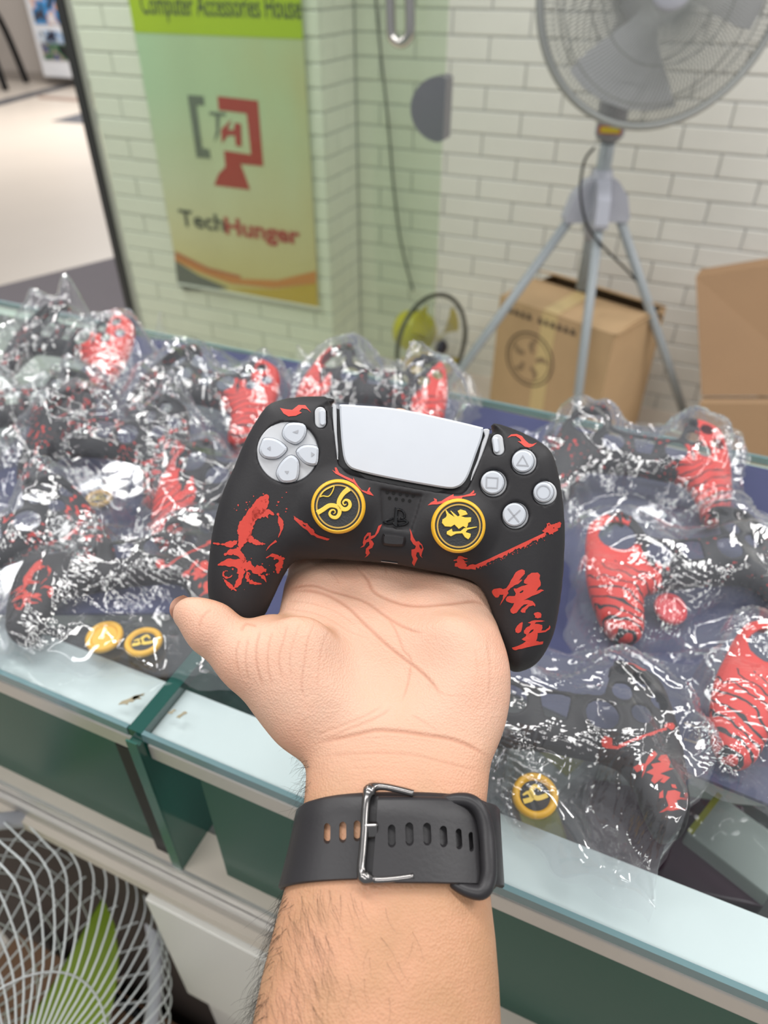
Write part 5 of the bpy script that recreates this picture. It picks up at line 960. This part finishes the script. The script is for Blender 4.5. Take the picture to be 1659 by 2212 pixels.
def skin_mat(name, side, thr, spots):
    """black silicone with one red grip (torn edge, fine black strokes) and red spatter"""
    m = bpy.data.materials.new(name); m.use_nodes = True; N, L = nodes_of(m); b = N['Principled BSDF']; b.inputs['Roughness'].default_value = .5; b.inputs['Specular IOR Level'].default_value = .35
    tc = N.new('ShaderNodeTexCoord'); sp = N.new('ShaderNodeSeparateXYZ'); L.new(tc.outputs['Object'], sp.inputs[0])
    def math_(op, a, b_=None, c=None):
        q = N.new('ShaderNodeMath'); q.operation = op
        for i, v in enumerate((a, b_, c)):
            if v is None: continue
            if isinstance(v, (int, float)): q.inputs[i].default_value = v
            else: L.new(v, q.inputs[i])
        return q.outputs[0]
    def noise(sc, det, st=None):
        q = N.new('ShaderNodeTexNoise'); q.inputs['Scale'].default_value = sc; q.inputs['Detail'].default_value = det
        if st: mp = N.new('ShaderNodeMapping'); mp.inputs['Scale'].default_value = st; mp.inputs['Rotation'].default_value = (0, 0, .6); L.new(tc.outputs['Object'], mp.inputs[0]); L.new(mp.outputs[0], q.inputs['Vector'])
        else: L.new(tc.outputs['Object'], q.inputs['Vector'])
        return q.outputs['Fac']
    sx = math_('MULTIPLY', sp.outputs['X'], float(side)) if side else math_('ABSOLUTE', sp.outputs['X'])
    v = math_('ADD', sx, math_('MULTIPLY', math_('SUBTRACT', noise(110, 5, (1, .35, 1)), .5), .06)); low_ = math_('MULTIPLY', sp.outputs['Y'], -.25); grip = math_('GREATER_THAN', math_('ADD', v, low_), thr)
    wv_ = N.new('ShaderNodeTexWave'); wv_.inputs['Scale'].default_value = 42; wv_.inputs['Distortion'].default_value = 7; wv_.inputs['Detail'].default_value = 2; wv_.inputs['Detail Scale'].default_value = 1.2
    mp_ = N.new('ShaderNodeMapping'); mp_.inputs['Rotation'].default_value = (0, 0, 1.0*(side or 1)); L.new(tc.outputs['Object'], mp_.inputs[0]); L.new(mp_.outputs[0], wv_.inputs['Vector'])
    line = math_('MULTIPLY', math_('GREATER_THAN', math_('ADD', wv_.outputs['Fac'], math_('MULTIPLY', sp.outputs['Y'], -4.0)), .97), math_('LESS_THAN', sp.outputs['Y'], .0)); grip = math_('MULTIPLY', grip, math_('SUBTRACT', 1.0, line))
    sps = math_('GREATER_THAN', noise(230, 3), spots); far_ = math_('GREATER_THAN', noise(28, 1), .50); red = math_('MAXIMUM', grip, math_('MULTIPLY', sps, far_))
    mx = N.new('ShaderNodeMix'); mx.data_type = 'RGBA'; mx.inputs[6].default_value = (.020, .020, .024, 1); mx.inputs[7].default_value = (.62, .045, .035, 1); L.new(red, mx.inputs[0]); L.new(mx.outputs[2], b.inputs['Base Color']); return m
m_sk = {'R': skin_mat('skin_red_right', 1, .036, .62), 'L': skin_mat('skin_red_left', -1, .036, .66), 'B': skin_mat('skin_red_both', 0, .050, .62), 'S': skin_mat('skin_spatter', 1, .5, .585), 'P': m_sil}
SKM = {k: me('controller_skin', VsL, Qs, m_sk[k], True) for k in m_sk}
m_bag = glass('clear_bag', (.98, .985, .99), .075, .06, .045, (.78, .80, .84))
# grip caps
def grip_cap(px, z, r, cols, label, tilt=(0, 0), emblem=None):
    c = onz(px[0], px[1], z); ax = Vector((tilt[0], tilt[1], 1)); ax.normalize(); t_ = empty('thumb_grip', (c[0], c[1], z), label, 'thumb grip', 'loose thumb grips in the bags')
    V, F = lathe([(0, 0), (.82*r, 0), (r, .0012), (r, .0035), (.92*r, .0048), (.78*r, .0050), (.70*r, .0040), (.66*r, .0025), (0, .0025)], (c[0], c[1], z), ax[:], 40); obj('rim', V, F, cols[0], t_, True)
    V, F = lathe([(0, .0024), (.66*r, .0024), (.66*r, .0030), (0, .0030)], (c[0], c[1], z), ax[:], 32); obj('disc', V, F, cols[1], t_)
    if emblem:
        u_, v_, a_ = frame_of(ax[:]); mb2 = MB()
        for P in (stroke([(-.5, -.2), (-.1, .1), (.2, -.1), (.1, -.4), (-.2, -.3)], [.2, .22, .2, .16, .06]), stroke([(.4, .45), (.1, .2), (.3, .0), (.5, .2)], [.22, .2, .16, .06])):
            V2, F2 = fill2d([np.array(P)*r]); mb2.add(np.array([c[0], c[1], z])+V2[:, :1]*u_+V2[:, 1:2]*v_+a_*.0034, F2)
        mb2.build('emblem', m_gold2, t_)
    return np.array([c[0], c[1], z+.006]), r
rg = np.random.default_rng(21)
def crinkle(X, Y, seed, amp, wl0):
    r = np.random.default_rng(seed); Z = np.zeros_like(X)
    wx = .012*np.sin(X*40+seed)+.008*np.sin(Y*63+2*seed); wy = .012*np.sin(Y*37+seed*1.7)+.008*np.sin(X*71+seed)
    for k in range(5):
        a = r.uniform(0, math.pi); wl = wl0*(.70**k)*r.uniform(.8, 1.25)+.006; ph = r.uniform(0, 9); q = ((X+wx)*math.cos(a)+(Y+wy)*math.sin(a))/wl+ph; tri = np.abs((q % 1)*2-1)
        gate = np.clip(.45+.8*np.sin(X*r.uniform(-50, 50)+Y*r.uniform(-50, 50)+r.uniform(0, 6)), 0, 1); Z += amp*(wl/wl0)**.95*(np.minimum(tri*1.35, 1)-.5)*gate
    return Z
def boxblur(A, n):
    for _ in range(n):
        A = (A+np.roll(A, 1, 0)+np.roll(A, -1, 0))/3; A = (A+np.roll(A, 1, 1)+np.roll(A, -1, 1))/3
    return A
def maxfil(A, n):
    for _ in range(n): A = np.maximum.reduce([A, np.roll(A, 1, 0), np.roll(A, -1, 0), np.roll(A, 1, 1), np.roll(A, -1, 1)])
    return A
def bagged(corners, skin, kind, blabel, slabel, seed, z0, caps=(), puff=.012, lift=(0, 0, 0, 0), amp=.012, wl=.095, N_=110, tilt=(0, 0), base=None):
    """corners: photo points bottom-left, bottom-right, top-right, top-left where the bag meets the mat; skin: photo points of its left and right grip tops"""
    zb = (MZ if base is None else base)+z0; tops = []
    if skin is not None:
        a, b = onz(*skin[0], zb+.02), onz(*skin[1], zb+.02); e = b-a; yaw = math.atan2(e[1], e[0]); c = (a+b)/2; so_ = bpy.data.objects.new('controller_skin', SKM[kind]); COL.objects.link(so_)
        so_.location = (c[0], c[1], zb+.0035); so_.rotation_euler = (tilt[0], tilt[1], yaw); tag(so_, slabel, 'controller skin', 'controller skins in clear bags')
        M = np.array(so_.rotation_euler.to_matrix()); Wv = VsL @ M.T+np.array(so_.location); dz = zb+.0012-Wv[:, 2].min(); so_.location.z += dz; Wv[:, 2] += dz; tops.append(Wv)
        if kind == 'P':
            for pm in PRMS: q = bpy.data.objects.new('red_print', pm); COL.objects.link(q); q.parent = so_
    for cp_ in caps:
        (p_, r_c) = grip_cap(*cp_[0], **cp_[1]) if isinstance(cp_, tuple) and isinstance(cp_[1], dict) else cp_
        t = np.linspace(0, 6.28, 40); tops += [np.c_[p_[0]+q*r_c*np.cos(t), p_[1]+q*r_c*np.sin(t), t*0+p_[2]+.001] for q in (.3, .6, .8, 1.0)]
    C = [onz(x, y, zb)[:2] for x, y in corners]
    if skin is not None:                                         # the bag always reaches round its skin
        e1, e2 = (C[1]-C[0]+C[2]-C[3])/2, (C[3]-C[0]+C[2]-C[1])/2; o_ = sum(C)/4-e1/2-e2/2; st = np.linalg.solve(np.array([e1, e2]).T, (Wv[:, :2]-o_).T)
        (s0, t0), (s1, t1) = st.min(1)-.05, st.max(1)+.05; s0, t0, s1, t1 = min(0, s0), min(0, t0), max(1, s1), max(1, t1)
        bl = lambda a, b: (1-a)*(1-b)*C[0]+a*(1-b)*C[1]+a*b*C[2]+(1-a)*b*C[3]; C = [bl(s0, t0), bl(s1, t0), bl(s1, t1), bl(s0, t1)]
    s = np.linspace(0, 1, N_); wob = lambda k: .006*np.sin(s*math.pi)*np.sin(s*9+seed+k)+.0025*np.sin(s*31+seed*2+k)
    def side(a, b, k): e = b-a; n_ = np.array([-e[1], e[0]])/np.linalg.norm(e); return a+s[:, None]*e+wob(k)[:, None]*n_
    Bt, Rt, Tp, Lf = side(C[0], C[1], 0), side(C[1], C[2], 1), side(C[3], C[2], 2), side(C[0], C[3], 3); S_, T_ = s[:, None, None], s[None, :, None]
    G = (1-T_)*Bt[:, None]+T_*Tp[:, None]+(1-S_)*Lf[None]+S_*Rt[None]-((1-S_)*(1-T_)*C[0]+S_*(1-T_)*C[1]+S_*T_*C[2]+(1-S_)*T_*C[3]); X, Y = G[..., 0], G[..., 1]
    ed = np.minimum.reduce([S_[..., 0]+0*T_[..., 0], 1-S_[..., 0]+0*T_[..., 0], T_[..., 0]+0*S_[..., 0], 1-T_[..., 0]+0*S_[..., 0]])*2; prof = np.clip(ed*3.2, 0, 1)**.6
    Z = zb+.003+puff*prof
    if tops:
        A = np.vstack(tops); cell = .0032; x0, y0 = min(X.min(), A[:, 0].min())-.02, min(Y.min(), A[:, 1].min())-.02; nx, ny = int((max(X.max(), A[:, 0].max())+.02-x0)/cell)+2, int((max(Y.max(), A[:, 1].max())+.02-y0)/cell)+2
        Hm = np.full((nx, ny), zb); np.maximum.at(Hm, (((A[:, 0]-x0)/cell).astype(int), ((A[:, 1]-y0)/cell).astype(int)), A[:, 2]); Hm = maxfil(Hm, 1); Hb_ = np.maximum(boxblur(maxfil(Hm, 5), 9), boxblur(Hm, 1)+.001)
        ix, iy = ((X-x0)/cell).astype(int), ((Y-y0)/cell).astype(int); dr_ = Hb_[ix, iy]; hard = Hm[ix, iy]
    else: dr_ = np.full_like(X, zb); hard = dr_
    cr = crinkle(X, Y, seed, amp, wl)*(.30+.70*prof)
    sl = lift; q_ = np.zeros_like(X)
    for L__, cc in zip(sl, (T_[..., 0]+0*S_[..., 0], 1-S_[..., 0]+0*T_[..., 0], 1-T_[..., 0]+0*S_[..., 0], S_[..., 0]+0*T_[..., 0])): q_ += L__*np.clip(1-cc/.28, 0, 1)**1.4*(.6+.5*np.sin((X+Y)*90+seed))
    Z = np.maximum(Z, dr_)+q_; Z = np.maximum(Z+cr, np.maximum(hard+.0012, zb+.0015)); Z = np.where(ed < .001, zb+.0012+np.clip(q_, 0, None)+np.abs(cr)*.8, Z)
    hz = crinkle(Y+3, X+1, seed+5, amp*.5, wl)*prof; X2 = X+hz; Y2 = Y+crinkle(X+2, Y+5, seed+9, amp*.5, wl)*prof
    Vt = np.stack([X2, Y2, Z], -1).reshape(-1, 3); idx = np.arange(N_*N_).reshape(N_, N_); Fq = np.stack([idx[:-1, :-1], idx[1:, :-1], idx[1:, 1:], idx[:-1, 1:]], -1).reshape(-1, 4).tolist()
    st_ = 5; sel = list(range(0, N_, st_))+([N_-1] if (N_-1) % st_ else []); Gb = G[np.ix_(sel, sel)]; nb_ = len(sel); Vb = np.c_[Gb.reshape(-1, 2), zb+.0002+.0006*rg.random(nb_*nb_)]; ib = np.arange(nb_*nb_).reshape(nb_, nb_)+len(Vt)
    Fb = np.stack([ib[:-1, :-1], ib[:-1, 1:], ib[1:, 1:], ib[1:, :-1]], -1).reshape(-1, 4).tolist(); ctr = np.array([X.mean(), Y.mean(), zb])
    bo = obj('plastic_bag', np.vstack([Vt, Vb]), Fq+Fb, m_bag, None, True, ctr); tag(bo, blabel, 'plastic bag', 'clear bags on the counter'); return bo
yel = (m_gold, m_gold); yb = (m_gold, m_capb); rdc = (mat('cap_red', (.55, .02, .03), .35),)*2
bagged([(-10, 862), (335, 880), (372, 770), (55, 728)], ((70, 742), (285, 795)), 'R', 'clear bag with raised crumpled top in the back left corner', 'black and red skin in the back left corner bag', 1, 0, tilt=(0.489, 0), lift=(0, .01, .045, .01))
bagged([(300, 905), (600, 985), (655, 815), (385, 772)], ((365, 838), (560, 885)), 'R', 'clear bag left of the touchpad behind the held controller', 'black skin with red grip in the bag behind the d-pad', 2, 0, tilt=(0.384, 0), lift=(0, 0, .015, 0))
bagged([(640, 965), (985, 990), (1040, 872), (668, 800)], ((690, 842), (940, 880)), 'B', 'glinting clear bag directly behind the touchpad', 'skin with two red grips in the bag behind the touchpad', 3, 0, tilt=(0.419, 0), lift=(0, .015, .03, 0), amp=.018)
bagged([(-190, 1030), (150, 985), (240, 860), (-120, 838)], ((-70, 905), (165, 900)), 'S', 'clear bag cut by the left edge at mid height', 'black skin with red spatter in the bag at the left edge', 4, 0, tilt=(0.384, 0), lift=(0, .01, .01, 0), amp=.018)
bagged([(70, 1090), (395, 1118), (470, 985), (190, 900)], ((150, 965), (370, 1000)), 'S', 'clear bag below the back left bags with an upright fold', 'black skin with red blot in the bag above the front left bag', 5, 0, tilt=(0.593, 0), puff=.022, lift=(0, .012, .02, .02), amp=.015, caps=[(((215, 1082), MZ+.003, .012, yb, 'black and yellow thumb grip half hidden in the mid left bag'), dict(emblem=True))])
bagged([(410, 1145), (720, 1170), (770, 985), (505, 960)], ((445, 1065), (640, 1060)), 'B', 'clear bag mostly hidden behind the left grip', 'red spotted skin half hidden behind the left grip', 6, 0, tilt=(0.314, 0), lift=(0, 0, 0, .01))
bagged([(-160, 1330), (128, 1262), (185, 1118), (-130, 1075)], ((-110, 1235), (95, 1165)), 'S', 'clear bag at the left edge above the yellow grips', 'black skin with red swirl in the lower left edge bag', 7, 0, tilt=(0.384, 0), lift=(0, .012, .015, 0))
bagged([(25, 1432), (440, 1490), (468, 1165), (160, 1150)], ((125, 1235), (405, 1205)), 'P', 'large clear bag holding a red printed skin and two yellow grips', 'black skin with red figure print in the front left bag', 8, 0, tilt=(0.140, 0), caps=[(((228, 1380), MZ+.002, .0135, yel, 'plain yellow thumb grip in the front left bag'), dict(tilt=(0, -.12))), (((312, 1392), MZ+.002, .0135, yb, 'yellow and black thumb grip beside the plain yellow one'), dict(emblem=True))], lift=(.012, .008, 0, 0), amp=.009, N_=130, base=CZ+.0012)
bagged([(1195, 1100), (1560, 1135), (1600, 985), (1235, 930)], ((1245, 985), (1510, 1030)), 'R', 'clear bag at the back right with a red gripped skin', 'ring shaped skin with red right grip in the back right bag', 9, 0, tilt=(0.384, 0), lift=(0, .012, .02, .008))
bagged([(1262, 1395), (1700, 1400), (1740, 1130), (1250, 1130)], ((1325, 1235), (1620, 1215)), 'L', 'wide clear bag right of the controller with a red cap', 'skin with red left grip in the bag right of the controller', 10, 0, tilt=(0.244, 0), caps=[(((1445, 1318), MZ+.010, .0125, rdc, 'red thumb grip in the bag right of the controller'), dict(tilt=(.3, -.3)))], lift=(0, 0, .01, .01), amp=.014, N_=130)
bagged([(1060, 1760), (1345, 1935), (1535, 1445), (1150, 1400)], ((1055, 1530), (1325, 1580)), 'P', 'clear bag hanging over the front right edge strip', 'black skin with red characters in the front right bag', 11, 0, tilt=(0.140, 0), caps=[(((1155, 1722), CZ+.004, .0135, yb, 'yellow and black thumb grip in the front right bag'), dict(emblem=True, tilt=(0, -.2)))], lift=(.012, .015, .01, .004), amp=.010, N_=130, puff=.010)
bagged([(1512, 1712), (1840, 1860), (1900, 1460), (1600, 1420)], ((1715, 1500), (1960, 1570)), 'L', 'clear bag cut by the lower right edge of the photo', 'bright red gripped skin at the right edge of the photo', 12, 0, tilt=(0.209, 0), lift=(.01, 0, 0, .008))
bagged([(1010, 1100), (1260, 1130), (1265, 985), (1060, 960)], None, None, 'small empty crumpled bag behind the right face buttons', None, 13, 0, puff=.02, amp=.018)
